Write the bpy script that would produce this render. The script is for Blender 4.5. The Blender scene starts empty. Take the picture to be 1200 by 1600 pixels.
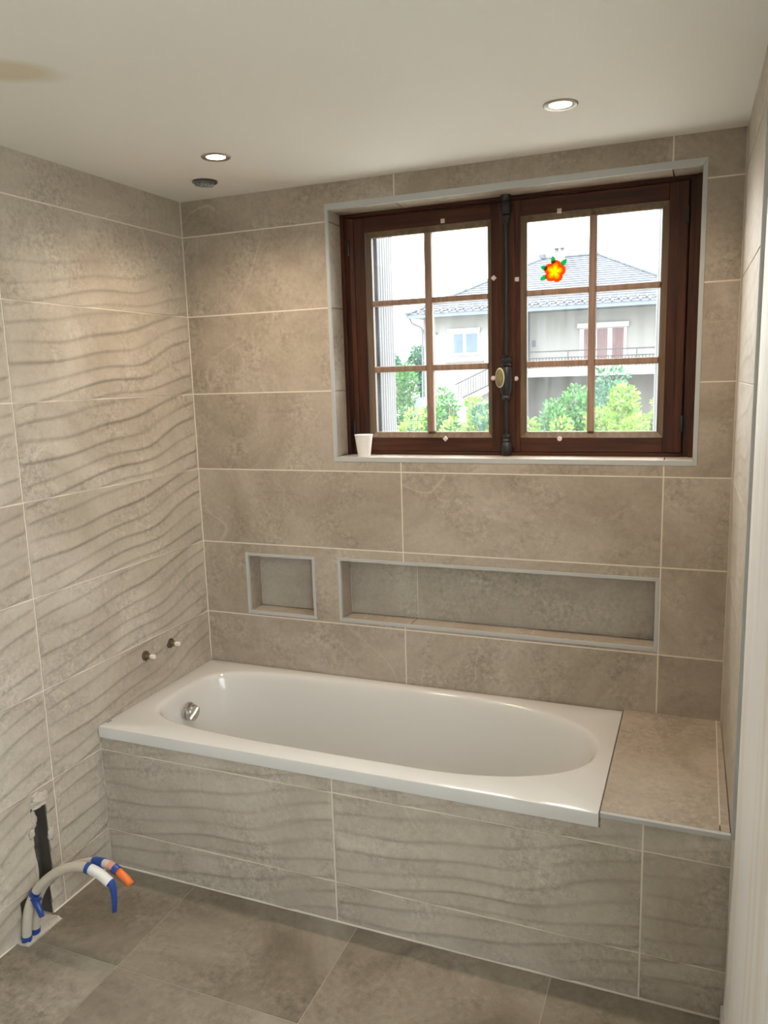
import bpy, bmesh, math, random
from mathutils import Vector, Matrix, noise as mnoise

# ---------------------------------------------------------------- camera, world, lights, exposure
scene = bpy.context.scene
col = scene.collection
cam_d = bpy.data.cameras.new('camera')
cam = bpy.data.objects.new('camera', cam_d)
col.objects.link(cam)
cam.location = (1.89461, -2.64971, 1.67646)
cam.rotation_euler = (1.40167, 0.02941, 0.3831)
cam_d.sensor_fit = 'AUTO'
cam_d.sensor_width = 36.0
cam_d.lens = 1219.04 * 36.0 / 1600.0
cam_d.clip_start = 0.02
cam_d.clip_end = 500
scene.camera = cam

vs = scene.view_settings
vs.view_transform = 'Standard'
vs.look = 'None'
vs.exposure = 0.97
vs.gamma = 1.0
vs.use_curve_mapping = False

SKY = 4.0
world = bpy.data.worlds.new('overcast_sky')
scene.world = world
world.use_nodes = True
bg = world.node_tree.nodes['Background']
# overcast sky: brightness grows evenly from horizon to zenith (1 + 2 sin h) / 3
_nt = world.node_tree
_tc = _nt.nodes.new('ShaderNodeTexCoord'); _sx = _nt.nodes.new('ShaderNodeSeparateXYZ')
_nt.links.new(_tc.outputs['Generated'], _sx.inputs[0])
_mr = _nt.nodes.new('ShaderNodeMapRange')
_mr.inputs['From Min'].default_value = 0.0; _mr.inputs['From Max'].default_value = 1.0
_mr.inputs['To Min'].default_value = SKY; _mr.inputs['To Max'].default_value = SKY * 3.0
_nt.links.new(_sx.outputs['Z'], _mr.inputs['Value'])
_nt.links.new(_mr.outputs['Result'], bg.inputs['Strength'])
bg.inputs['Color'].default_value = (0.95, 0.98, 1.0, 1)

LAMP_W = 17.0
LAMP_COL = (1.0, 0.80, 0.60)

# ---------------------------------------------------------------- dimensions (metres)
ZC = 2.369                      # ceiling
ZK = [0.1377 + (7 - k) * 0.3 for k in range(8)]     # horizontal joints, top to bottom
XR = 1.99                       # right tiled wall at the back corner
JX = [0.0, 0.8833, 1.7876, XR]  # vertical joints of the back wall
YP = -0.6805                    # front of the bath panel
G = 0.0024                     # half a joint
YEND = -3.4

# ---------------------------------------------------------------- helpers
def link(o, parent=None):
    col.objects.link(o)
    if parent is not None:
        o.parent = parent
    return o

def tag(o, label=None, cat=None, group=None, kind=None):
    if label: o['label'] = label
    if cat: o['category'] = cat
    if group: o['group'] = group
    if kind: o['kind'] = kind
    return o

def empty(name, loc=(0, 0, 0)):
    o = bpy.data.objects.new(name, None)
    o.empty_display_size = 0.05
    o.location = loc
    return link(o)

class MB:
    """collects geometry, build() links it as one mesh object"""
    def __init__(self):
        self.v = []; self.f = []
    def add(self, vs_, fs):
        b = len(self.v)
        self.v += [tuple(p) for p in vs_]
        self.f += [tuple(b + i for i in f) for f in fs]
        return self
    def box(self, x0, x1, y0, y1, z0, z1):
        x0, x1 = sorted((x0, x1)); y0, y1 = sorted((y0, y1)); z0, z1 = sorted((z0, z1))
        return self.add([(x0,y0,z0),(x1,y0,z0),(x1,y1,z0),(x0,y1,z0),(x0,y0,z1),(x1,y0,z1),(x1,y1,z1),(x0,y1,z1)],
                        [(0,3,2,1),(4,5,6,7),(0,1,5,4),(1,2,6,5),(2,3,7,6),(3,0,4,7)])
    def tube(self, pts, r, n=12, caps=True, closed=False):
        pts = [Vector(p) for p in pts]
        m = len(pts)
        rr = r if isinstance(r, (list, tuple)) else [r] * m
        t0 = (pts[1] - pts[0]).normalized()
        up = Vector((0, 0, 1)) if abs(t0.z) < 0.9 else Vector((1, 0, 0))
        nrm = (up - t0 * up.dot(t0)).normalized()
        vs_, fs = [], []
        for i, p in enumerate(pts):
            t = (pts[min(i + 1, m - 1)] - pts[max(i - 1, 0)]).normalized()
            nrm = (nrm - t * nrm.dot(t)).normalized()
            b = t.cross(nrm)
            for k in range(n):
                a = 2 * math.pi * k / n
                vs_.append(p + (nrm * math.cos(a) + b * math.sin(a)) * rr[i])
        for i in range(m - 1):
            for k in range(n):
                k2 = (k + 1) % n
                fs.append((i*n + k, i*n + k2, (i+1)*n + k2, (i+1)*n + k))
        if caps:
            fs.append(tuple(range(n - 1, -1, -1)))
            fs.append(tuple((m - 1) * n + k for k in range(n)))
        return self.add(vs_, fs)
    def lathe(self, prof, mat=None, n=32, caps=False):
        """prof: (radius, height) list, turned about local Z; mat places it"""
        mat = mat or Matrix()
        vs_, fs = [], []
        m = len(prof)
        for r, z in prof:
            for k in range(n):
                a = 2 * math.pi * k / n
                vs_.append(mat @ Vector((r * math.cos(a), r * math.sin(a), z)))
        for i in range(m - 1):
            for k in range(n):
                k2 = (k + 1) % n
                fs.append((i*n + k, i*n + k2, (i+1)*n + k2, (i+1)*n + k))
        if caps:
            fs.append(tuple(range(n - 1, -1, -1)))
            fs.append(tuple((m - 1) * n + k for k in range(n)))
        return self.add(vs_, fs)
    def prism(self, pts, axis_vec):
        """polygon (3d points) extruded along a vector"""
        n = len(pts); a = Vector(axis_vec)
        vs_ = [Vector(p) for p in pts] + [Vector(p) + a for p in pts]
        fs = [tuple(range(n - 1, -1, -1)), tuple(range(n, 2*n))]
        for i in range(n):
            j = (i + 1) % n
            fs.append((i, j, n + j, n + i))
        return self.add(vs_, fs)
    def mesh(self, name, mat, smooth=False):
        me = bpy.data.meshes.new(name)
        me.from_pydata(self.v, [], self.f)
        bm = bmesh.new(); bm.from_mesh(me)
        bmesh.ops.recalc_face_normals(bm, faces=bm.faces)
        bm.to_mesh(me); bm.free()
        if mat is not None:
            me.materials.append(mat)
        if smooth:
            me.polygons.foreach_set('use_smooth', [True] * len(me.polygons))
            if smooth != 'all':
                try: me.set_sharp_from_angle(angle=math.radians(40))
                except Exception: pass
        return me
    def build(self, name, mat, parent=None, smooth=False, bevel=0.0):
        o = bpy.data.objects.new(name, self.mesh(name, mat, smooth))
        link(o, parent)
        if bevel:
            m = o.modifiers.new('bevel', 'BEVEL'); m.width = bevel; m.segments = 2; m.limit_method = 'ANGLE'
        return o

def spline(pts, k=8):
    P = [Vector(p) for p in pts]
    P = [P[0] * 2 - P[1]] + P + [P[-1] * 2 - P[-2]]
    out = []
    for i in range(1, len(P) - 2):
        for s in range(k):
            t = s / k
            a, b, c, d = P[i-1], P[i], P[i+1], P[i+2]
            out.append(0.5 * ((2*b) + (c - a)*t + (2*a - 5*b + 4*c - d)*t*t + (3*b - a - 3*c + d)*t**3))
    out.append(P[-2])
    return out

def cells(rect, holes, extra_u=(), extra_v=()):
    """cell decomposition of rect (u0,u1,v0,v1) minus rectangular holes"""
    u0, u1, v0, v1 = rect
    us = sorted({u0, u1, *[u for h in holes for u in h[:2] if u0 < u < u1], *[u for u in extra_u if u0 < u < u1]})
    vs_ = sorted({v0, v1, *[v for h in holes for v in h[2:] if v0 < v < v1], *[v for v in extra_v if v0 < v < v1]})
    out = []
    for a, b in zip(us, us[1:]):
        for c, d in zip(vs_, vs_[1:]):
            mu, mv = (a + b) / 2, (c + d) / 2
            if not any(h[0] < mu < h[1] and h[2] < mv < h[3] for h in holes):
                out.append((a, b, c, d))
    return out

def slab_into(mb, rect, holes, w0, w1, place):
    """solid slab minus rectangular holes between depths w0 and w1; place(u,v,w)->xyz"""
    cs = cells(rect, holes)
    key = lambda u, v: (round(u, 5), round(v, 5))
    idx = {}; vs_ = []
    def vid(u, v, s):
        k = (key(u, v), s)
        if k not in idx:
            idx[k] = len(vs_); vs_.append(place(u, v, w0 if s == 0 else w1))
        return idx[k]
    fs = []; edges = {}
    for a, b, c, d in cs:
        q = [(a, c), (b, c), (b, d), (a, d)]
        fs.append(tuple(vid(u, v, 0) for u, v in q))
        fs.append(tuple(vid(u, v, 1) for u, v in reversed(q)))
        for p1, p2 in zip(q, q[1:] + q[:1]):
            k = tuple(sorted((key(*p1), key(*p2))))
            edges.setdefault(k, []).append((p1, p2))
    for k, l in edges.items():
        if len(l) == 1:
            p1, p2 = l[0]
            fs.append((vid(*p2, 0), vid(*p1, 0), vid(*p1, 1), vid(*p2, 1)))
    mb.add(vs_, fs)
    return len(cs)

# ---------------------------------------------------------------- materials
def new_mat(name):
    m = bpy.data.materials.new(name); m.use_nodes = True
    nt = m.node_tree
    return m, nt, nt.nodes['Principled BSDF']

def N(nt, typ, **kw):
    n = nt.nodes.new(typ)
    for k, v in kw.items():
        if hasattr(n, k): setattr(n, k, v)
        else: n.inputs[k].default_value = v
    return n

def plain(name, color, rough=0.5, metal=0.0, var=0.08, scale=12.0, bump=0.0, bscale=60.0, spec=0.5, coat=0.0):
    m, nt, b = new_mat(name)
    tc = N(nt, 'ShaderNodeTexCoord')
    nz = N(nt, 'ShaderNodeTexNoise'); nz.inputs['Scale'].default_value = scale; nz.inputs['Detail'].default_value = 4
    nt.links.new(tc.outputs['Object'], nz.inputs['Vector'])
    mx = N(nt, 'ShaderNodeMix', data_type='RGBA')
    mx.inputs['A'].default_value = (*[c * (1 - var) for c in color], 1)
    mx.inputs['B'].default_value = (*[min(1, c * (1 + var)) for c in color], 1)
    nt.links.new(nz.outputs['Fac'], mx.inputs['Factor'])
    nt.links.new(mx.outputs['Result'], b.inputs['Base Color'])
    b.inputs['Roughness'].default_value = rough
    b.inputs['Metallic'].default_value = metal
    b.inputs['Specular IOR Level'].default_value = spec
    if coat: b.inputs['Coat Weight'].default_value = coat; b.inputs['Coat Roughness'].default_value = 0.05
    if bump:
        n2 = N(nt, 'ShaderNodeTexNoise'); n2.inputs['Scale'].default_value = bscale; n2.inputs['Detail'].default_value = 5
        nt.links.new(tc.outputs['Object'], n2.inputs['Vector'])
        bp = N(nt, 'ShaderNodeBump'); bp.inputs['Strength'].default_value = bump; bp.inputs['Distance'].default_value = 0.002
        nt.links.new(n2.outputs['Fac'], bp.inputs['Height'])
        nt.links.new(bp.outputs['Normal'], b.inputs['Normal'])
    return m

def stone(name, dark, mid, light, rough=0.5, vein=0.5, scale=1.0, spec=0.4, veincol=None, stretch=(1, 1, 1), tilevar=0.0):
    """beige stoneware: cloudy mottling, speckle, pitting and a few pale veins, different on every tile"""
    m, nt, b = new_mat(name)
    L = nt.links.new
    tc = N(nt, 'ShaderNodeTexCoord'); oi = N(nt, 'ShaderNodeObjectInfo')
    sc = N(nt, 'ShaderNodeVectorMath', operation='SCALE'); sc.inputs['Scale'].default_value = 37.0
    cmb = N(nt, 'ShaderNodeCombineXYZ')
    for k in range(3): L(oi.outputs['Random'], cmb.inputs[k])
    L(cmb.outputs[0], sc.inputs[0])
    st = N(nt, 'ShaderNodeVectorMath', operation='MULTIPLY'); st.inputs[1].default_value = stretch
    L(tc.outputs['Object'], st.inputs[0])
    ad = N(nt, 'ShaderNodeVectorMath', operation='ADD')
    L(st.outputs[0], ad.inputs[0]); L(sc.outputs[0], ad.inputs[1])
    def noise(sc_, det, ro, dist=0.0):
        n_ = N(nt, 'ShaderNodeTexNoise'); n_.inputs['Scale'].default_value = sc_*scale; n_.inputs['Detail'].default_value = det
        n_.inputs['Roughness'].default_value = ro; n_.inputs['Distortion'].default_value = dist
        L(ad.outputs[0], n_.inputs['Vector']); return n_
    big = noise(2.6, 9, 0.66, 0.8)
    cr = N(nt, 'ShaderNodeValToRGB')
    e = cr.color_ramp.elements
    e[0].position = 0.34; e[0].color = (*dark, 1)
    e[1].position = 0.66; e[1].color = (*light, 1)
    em = e.new(0.5); em.color = (*mid, 1)
    L(big.outputs['Fac'], cr.inputs['Fac'])
    # patches of darker speckle, gathered in clouds
    fine = noise(60, 6, 0.75)
    cloud = noise(5.5, 4, 0.6, 0.4)
    cm = N(nt, 'ShaderNodeMapRange'); cm.inputs['From Min'].default_value = 0.45; cm.inputs['From Max'].default_value = 0.65; cm.inputs['To Min'].default_value = 0.25; cm.inputs['To Max'].default_value = 1.0
    L(cloud.outputs['Fac'], cm.inputs['Value'])
    mr = N(nt, 'ShaderNodeMapRange'); mr.inputs['From Min'].default_value = 0.32; mr.inputs['From Max'].default_value = 0.68; mr.inputs['To Min'].default_value = -0.38; mr.inputs['To Max'].default_value = 0.28
    L(fine.outputs['Fac'], mr.inputs['Value'])
    sp = N(nt, 'ShaderNodeMath', operation='MULTIPLY'); L(mr.outputs[0], sp.inputs[0]); L(cm.outputs[0], sp.inputs[1])
    tv = N(nt, 'ShaderNodeMapRange'); tv.inputs['To Min'].default_value = 1 - tilevar; tv.inputs['To Max'].default_value = 1 + tilevar
    L(oi.outputs['Random'], tv.inputs['Value'])
    one = N(nt, 'ShaderNodeMath', operation='ADD'); L(sp.outputs[0], one.inputs[0]); L(tv.outputs[0], one.inputs[1])
    mul = N(nt, 'ShaderNodeVectorMath', operation='SCALE')
    L(cr.outputs['Color'], mul.inputs[0]); L(one.outputs[0], mul.inputs['Scale'])
    # veins: thin level line of a warped noise
    vn = noise(1.1, 3, 0.5, 0.35)
    sub = N(nt, 'ShaderNodeMath', operation='SUBTRACT'); sub.inputs[1].default_value = 0.54
    L(vn.outputs['Fac'], sub.inputs[0])
    ab = N(nt, 'ShaderNodeMath', operation='ABSOLUTE'); L(sub.outputs[0], ab.inputs[0])
    vr = N(nt, 'ShaderNodeMapRange'); vr.inputs['From Min'].default_value = 0.0; vr.inputs['From Max'].default_value = 0.0035; vr.inputs['To Min'].default_value = vein; vr.inputs['To Max'].default_value = 0.0
    L(ab.outputs[0], vr.inputs['Value'])
    msk = noise(3.0, 2, 0.5)
    mm = N(nt, 'ShaderNodeMapRange'); mm.inputs['From Min'].default_value = 0.52; mm.inputs['From Max'].default_value = 0.6
    L(msk.outputs['Fac'], mm.inputs['Value'])
    vm = N(nt, 'ShaderNodeMath', operation='MULTIPLY'); L(vr.outputs['Result'], vm.inputs[0]); L(mm.outputs['Result'], vm.inputs[1])
    mx = N(nt, 'ShaderNodeMix', data_type='RGBA'); mx.inputs['B'].default_value = (*(veincol or [min(1, c*1.3) for c in light]), 1)
    L(mul.outputs[0], mx.inputs['A']); L(vm.outputs[0], mx.inputs['Factor'])
    L(mx.outputs['Result'], b.inputs['Base Color'])
    b.inputs['Roughness'].default_value = rough
    b.inputs['Specular IOR Level'].default_value = spec
    bp = N(nt, 'ShaderNodeBump'); bp.inputs['Strength'].default_value = 0.3; bp.inputs['Distance'].default_value = 0.0015
    L(fine.outputs['Fac'], bp.inputs['Height']); L(bp.outputs['Normal'], b.inputs['Normal'])
    return m

def wood(name, c0, c1, rough=0.3, scale=6.0, axis='Z', coat=0.25, spec=0.5):
    m, nt, b = new_mat(name); b.inputs['Specular IOR Level'].default_value = spec
    L = nt.links.new
    tc = N(nt, 'ShaderNodeTexCoord'); mp = N(nt, 'ShaderNodeMapping')
    s = {'X': (0.35, 6, 6), 'Y': (6, 0.35, 6), 'Z': (6, 6, 0.35)}[axis]
    mp.inputs['Scale'].default_value = [k * scale for k in s]
    L(tc.outputs['Object'], mp.inputs['Vector'])
    nz = N(nt, 'ShaderNodeTexNoise'); nz.inputs['Scale'].default_value = 1.6; nz.inputs['Detail'].default_value = 6; nz.inputs['Roughness'].default_value = 0.6; nz.inputs['Distortion'].default_value = 0.5
    L(mp.outputs[0], nz.inputs['Vector'])
    cr = N(nt, 'ShaderNodeValToRGB'); e = cr.color_ramp.elements
    e[0].position = 0.32; e[0].color = (*c0, 1); e[1].position = 0.7; e[1].color = (*c1, 1)
    L(nz.outputs['Fac'], cr.inputs['Fac']); L(cr.outputs['Color'], b.inputs['Base Color'])
    b.inputs['Roughness'].default_value = rough
    b.inputs['Coat Weight'].default_value = coat; b.inputs['Coat Roughness'].default_value = 0.15
    bp = N(nt, 'ShaderNodeBump'); bp.inputs['Strength'].default_value = 0.15; bp.inputs['Distance'].default_value = 0.002
    L(nz.outputs['Fac'], bp.inputs['Height']); L(bp.outputs['Normal'], b.inputs['Normal'])
    return m

M = {}
M['tile'] = stone('beige_stoneware', (0.33, 0.275, 0.215), (0.405, 0.345, 0.28), (0.475, 0.415, 0.345), rough=0.55, vein=0.45)
M['wave'] = stone('beige_wave_stoneware', (0.40, 0.35, 0.287), (0.475, 0.425, 0.357), (0.54, 0.492, 0.42), rough=0.5, vein=0.3)
M['floor'] = stone('grey_beige_floor_stoneware', (0.165, 0.135, 0.098), (0.25, 0.212, 0.165), (0.34, 0.30, 0.245), rough=0.45, vein=0.0, scale=0.75, tilevar=0.10)
M['grout'] = plain('pale_grout', (0.74, 0.68, 0.59), 0.9, var=0.06, scale=30, bump=0.1)
M['floor_grout'] = plain('grey_floor_grout', (0.42, 0.38, 0.31), 0.9, var=0.15, scale=14)
M['trim'] = plain('grey_tile_trim', (0.47, 0.485, 0.485), 0.45, var=0.04, scale=20)
M['silicone'] = plain('white_silicone', (0.7, 0.68, 0.62), 0.5, var=0.05)
M['plaster'] = plain('white_plaster_wall', (0.72, 0.70, 0.66), 0.6, var=0.05, scale=3, bump=0.1, bscale=20)
M['acrylic'] = plain('white_bath_acrylic', (0.66, 0.655, 0.635), 0.12, var=0.01, scale=2, spec=0.5)
M['chrome'] = plain('chrome', (0.62, 0.62, 0.62), 0.12, metal=1.0, var=0.03)
M['nickel'] = plain('brushed_nickel', (0.45, 0.42, 0.38), 0.35, metal=1.0, var=0.05)
M['foil'] = plain('aluminium_foil', (0.80, 0.80, 0.79), 0.35, metal=0.5, var=0.3, scale=50, bump=1.0, bscale=80)
M['duct_dark'] = plain('grey_duct_steel', (0.22, 0.21, 0.20), 0.5, metal=0.6, var=0.3, scale=40)
M['wood'] = wood('dark_varnished_wood', (0.022, 0.006, 0.003), (0.085, 0.024, 0.009), 0.42, axis='Z', coat=0.0, spec=0.3)
M['wood_h'] = wood('dark_varnished_wood_rail', (0.022, 0.006, 0.003), (0.085, 0.024, 0.009), 0.42, axis='X', coat=0.0, spec=0.3)
M['bead'] = wood('worn_brown_bead', (0.075, 0.045, 0.022), (0.17, 0.11, 0.06), 0.5, axis='Z', coat=0.0)
M['muntin'] = wood('faded_brown_muntin', (0.21, 0.125, 0.085), (0.38, 0.25, 0.185), 0.55, axis='Z', coat=0.0)
M['iron'] = plain('black_painted_iron', (0.012, 0.012, 0.014), 0.4, var=0.3, scale=30, bump=0.3)
M['brass'] = plain('aged_brass', (0.30, 0.22, 0.10), 0.4, metal=0.8, var=0.3, scale=60)
M['porcelain'] = plain('ivory_rim', (0.62, 0.57, 0.42), 0.4, var=0.05)
M['knob_face'] = plain('patterned_knob_face', (0.20, 0.17, 0.07), 0.35, var=0.6, scale=90)
M['cap'] = plain('pinkish_grey_button', (0.62, 0.52, 0.48), 0.5, var=0.05)
M['card'] = plain('white_paper_cup', (0.84, 0.82, 0.79), 0.6, var=0.02)
M['sheath'] = plain('cream_insulation_sleeve', (0.52, 0.48, 0.40), 0.7, var=0.12, scale=40, bump=0.4, bscale=120)
M['sheath_white'] = plain('white_insulation_sleeve', (0.70, 0.70, 0.67), 0.6, var=0.05, scale=40)
M['blue'] = plain('blue_tape', (0.018, 0.06, 0.27), 0.35, var=0.2, scale=40)
M['orange'] = plain('orange_pipe', (0.75, 0.17, 0.035), 0.35, var=0.15, scale=60)
M['pink'] = plain('faded_red_pipe', (0.60, 0.27, 0.20), 0.45, var=0.1, scale=60)
M['mortar'] = plain('rough_plaster_filler', (0.50, 0.45, 0.39), 0.9, var=0.2, scale=60, bump=0.8, bscale=120)
M['cavity'] = plain('dark_wall_cavity', (0.085, 0.075, 0.06), 0.9, var=0.4, scale=25, bump=0.8)
M['mark'] = plain('small_grey_print', (0.08, 0.08, 0.08), 0.5)
M['render'] = plain('pale_house_render', (0.175, 0.172, 0.166), 0.9, var=0.06, scale=0.7)  # house, shutter and foliage colours darkened below true tone to offset the bright sky
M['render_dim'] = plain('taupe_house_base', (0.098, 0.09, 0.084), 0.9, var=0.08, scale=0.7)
M['house_white'] = plain('white_house_trim', (0.26, 0.26, 0.26), 0.6, var=0.02)
M['fascia'] = plain('grey_blue_fascia', (0.065, 0.078, 0.098), 0.7, var=0.08, scale=2)
M['terracotta'] = plain('pink_terracotta_edge', (0.23, 0.13, 0.10), 0.8, var=0.15, scale=6)
M['rail'] = plain('dark_metal_rail', (0.012, 0.012, 0.014), 0.5, var=0.1)
M['curtain'] = plain('dull_red_curtain', (0.11, 0.06, 0.06), 0.8, var=0.2, scale=5)
M['house_glass'] = plain('blue_grey_window_glass', (0.05, 0.075, 0.11), 0.3, var=0.4, scale=3)
M['shutter'] = wood('weathered_grey_shutter', (0.05, 0.047, 0.052), (0.078, 0.072, 0.076), 0.8, scale=3, axis='Z', coat=0.0)
M['shutter_dark'] = wood('weathered_dark_shutter', (0.022, 0.022, 0.026), (0.055, 0.055, 0.062), 0.8, scale=3, axis='Z', coat=0.0)
M['gravel'] = plain('pale_yard_gravel', (0.24, 0.235, 0.20), 0.9, var=0.15, scale=1.2)
M['bark'] = plain('brown_bark', (0.12, 0.08, 0.05), 0.9, var=0.3, scale=12)

def roof_material():
    m, nt, b = new_mat('grey_roof_tiles'); L = nt.links.new
    tc = N(nt, 'ShaderNodeTexCoord')
    br = N(nt, 'ShaderNodeTexNoise'); br.inputs['Scale'].default_value = 4.0; br.inputs['Detail'].default_value = 5
    L(tc.outputs['Object'], br.inputs['Vector'])
    cr = N(nt, 'ShaderNodeValToRGB'); e = cr.color_ramp.elements
    e[0].position = 0.3; e[0].color = (0.034, 0.038, 0.047, 1); e[1].position = 0.75; e[1].color = (0.072, 0.077, 0.09, 1)
    L(br.outputs['Fac'], cr.inputs['Fac']); L(cr.outputs['Color'], b.inputs['Base Color'])
    b.inputs['Roughness'].default_value = 0.8
    return m
M['roof'] = roof_material()

def leaf_material(name, c0, c1, c2):
    m, nt, b = new_mat(name); L = nt.links.new
    ge = N(nt, 'ShaderNodeNewGeometry')
    cr = N(nt, 'ShaderNodeValToRGB'); e = cr.color_ramp.elements
    e[0].position = 0.0; e[0].color = (*c0, 1); e[1].position = 1.0; e[1].color = (*c2, 1)
    x = e.new(0.55); x.color = (*c1, 1)
    L(ge.outputs['Random Per Island'], cr.inputs['Fac'])
    L(cr.outputs['Color'], b.inputs['Base Color'])
    b.inputs['Roughness'].default_value = 0.6
    tr = N(nt, 'ShaderNodeBsdfTranslucent'); L(cr.outputs['Color'], tr.inputs['Color'])
    ms = N(nt, 'ShaderNodeMixShader'); ms.inputs['Fac'].default_value = 0.4
    L(b.outputs[0], ms.inputs[1]); L(tr.outputs[0], ms.inputs[2])
    L(ms.outputs[0], nt.nodes['Material Output'].inputs['Surface'])
    return m
M['leaf_green'] = leaf_material('mid_green_leaves', (0.018, 0.062, 0.015), (0.04, 0.12, 0.03), (0.08, 0.19, 0.055))
M['leaf_lime'] = leaf_material('yellow_green_leaves', (0.055, 0.135, 0.015), (0.11, 0.20, 0.03), (0.21, 0.235, 0.06))
M['leaf_dark'] = leaf_material('blue_green_leaves', (0.014, 0.055, 0.028), (0.03, 0.095, 0.05), (0.06, 0.14, 0.08))

def glass_material():
    """window pane: clear, with a film of dust and rain streaks that scatters daylight"""
    m, nt, b = new_mat('dusty_window_glass'); L = nt.links.new
    nt.nodes.remove(b)
    tc = N(nt, 'ShaderNodeTexCoord'); mp = N(nt, 'ShaderNodeMapping'); mp.inputs['Scale'].default_value = (26, 26, 4)
    L(tc.outputs['Object'], mp.inputs['Vector'])
    nz = N(nt, 'ShaderNodeTexNoise'); nz.inputs['Scale'].default_value = 1.0; nz.inputs['Detail'].default_value = 5; nz.inputs['Roughness'].default_value = 0.65
    L(mp.outputs[0], nz.inputs['Vector'])
    mr = N(nt, 'ShaderNodeMapRange'); mr.inputs['From Min'].default_value = 0.35; mr.inputs['From Max'].default_value = 0.8; mr.inputs['To Min'].default_value = 0.003; mr.inputs['To Max'].default_value = 0.035
    L(nz.outputs['Fac'], mr.inputs['Value'])
    # small specks
    vo = N(nt, 'ShaderNodeTexNoise'); vo.inputs['Scale'].default_value = 160; vo.inputs['Detail'].default_value = 1
    L(tc.outputs['Object'], vo.inputs['Vector'])
    sp = N(nt, 'ShaderNodeMapRange'); sp.inputs['From Min'].default_value = 0.77; sp.inputs['From Max'].default_value = 0.8; sp.inputs['To Min'].default_value = 0.0; sp.inputs['To Max'].default_value = 0.12
    L(vo.outputs['Fac'], sp.inputs['Value'])
    ad = N(nt, 'ShaderNodeMath', operation='ADD'); L(mr.outputs[0], ad.inputs[0]); L(sp.outputs[0], ad.inputs[1])
    t = N(nt, 'ShaderNodeBsdfTransparent'); t.inputs['Color'].default_value = (0.97, 0.985, 0.98, 1)
    tl = N(nt, 'ShaderNodeBsdfTranslucent'); tl.inputs['Color'].default_value = (0.86, 0.93, 1.0, 1)
    m1 = N(nt, 'ShaderNodeMixShader'); L(ad.outputs[0], m1.inputs['Fac']); L(t.outputs[0], m1.inputs[1]); L(tl.outputs[0], m1.inputs[2])
    gl = N(nt, 'ShaderNodeBsdfGlossy'); gl.inputs['Roughness'].default_value = 0.02
    m2 = N(nt, 'ShaderNodeMixShader'); m2.inputs['Fac'].default_value = 0.04
    L(m1.outputs[0], m2.inputs[1]); L(gl.outputs[0], m2.inputs[2])
    L(m2.outputs[0], nt.nodes['Material Output'].inputs['Surface'])
    return m
M['glass'] = glass_material()

def gel(name, c):
    m, nt, b = new_mat(name); L = nt.links.new
    b.inputs['Base Color'].default_value = (*c, 1); b.inputs['Roughness'].default_value = 0.3
    tc = N(nt, 'ShaderNodeTexCoord'); nz = N(nt, 'ShaderNodeTexNoise'); nz.inputs['Scale'].default_value = 120
    L(tc.outputs['Object'], nz.inputs['Vector'])
    mx = N(nt, 'ShaderNodeMix', data_type='RGBA'); mx.inputs['A'].default_value = (*[k*0.85 for k in c], 1); mx.inputs['B'].default_value = (*c, 1)
    L(nz.outputs['Fac'], mx.inputs['Factor'])
    tr = N(nt, 'ShaderNodeBsdfTranslucent'); L(mx.outputs['Result'], tr.inputs['Color']); L(mx.outputs['Result'], b.inputs['Base Color'])
    ms = N(nt, 'ShaderNodeMixShader'); ms.inputs['Fac'].default_value = 0.8
    tp = N(nt, 'ShaderNodeBsdfTransparent'); L(mx.outputs['Result'], tp.inputs['Color'])
    m3 = N(nt, 'ShaderNodeMixShader'); m3.inputs['Fac'].default_value = 0.5
    L(b.outputs[0], m3.inputs[1]); L(tp.outputs[0], m3.inputs[2])
    L(m3.outputs[0], ms.inputs[1]); L(tr.outputs[0], ms.inputs[2])
    L(ms.outputs[0], nt.nodes['Material Output'].inputs['Surface'])
    return m
M['gel_orange'] = gel('orange_gel', (0.85, 0.16, 0.02))
M['gel_amber'] = gel('amber_gel', (0.95, 0.42, 0.02))
M['gel_yellow'] = gel('yellow_gel', (0.98, 0.66, 0.02))
M['gel_green'] = gel('green_gel', (0.02, 0.42, 0.15))

def emit(name, c, s):
    m, nt, b = new_mat(name)
    b.inputs['Base Color'].default_value = (0.8, 0.8, 0.8, 1)
    b.inputs['Emission Color'].default_value = (*c, 1); b.inputs['Emission Strength'].default_value = s
    return m
M['lens'] = emit('lit_lamp_lens', (1.0, 0.90, 0.74), 9.0)

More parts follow.
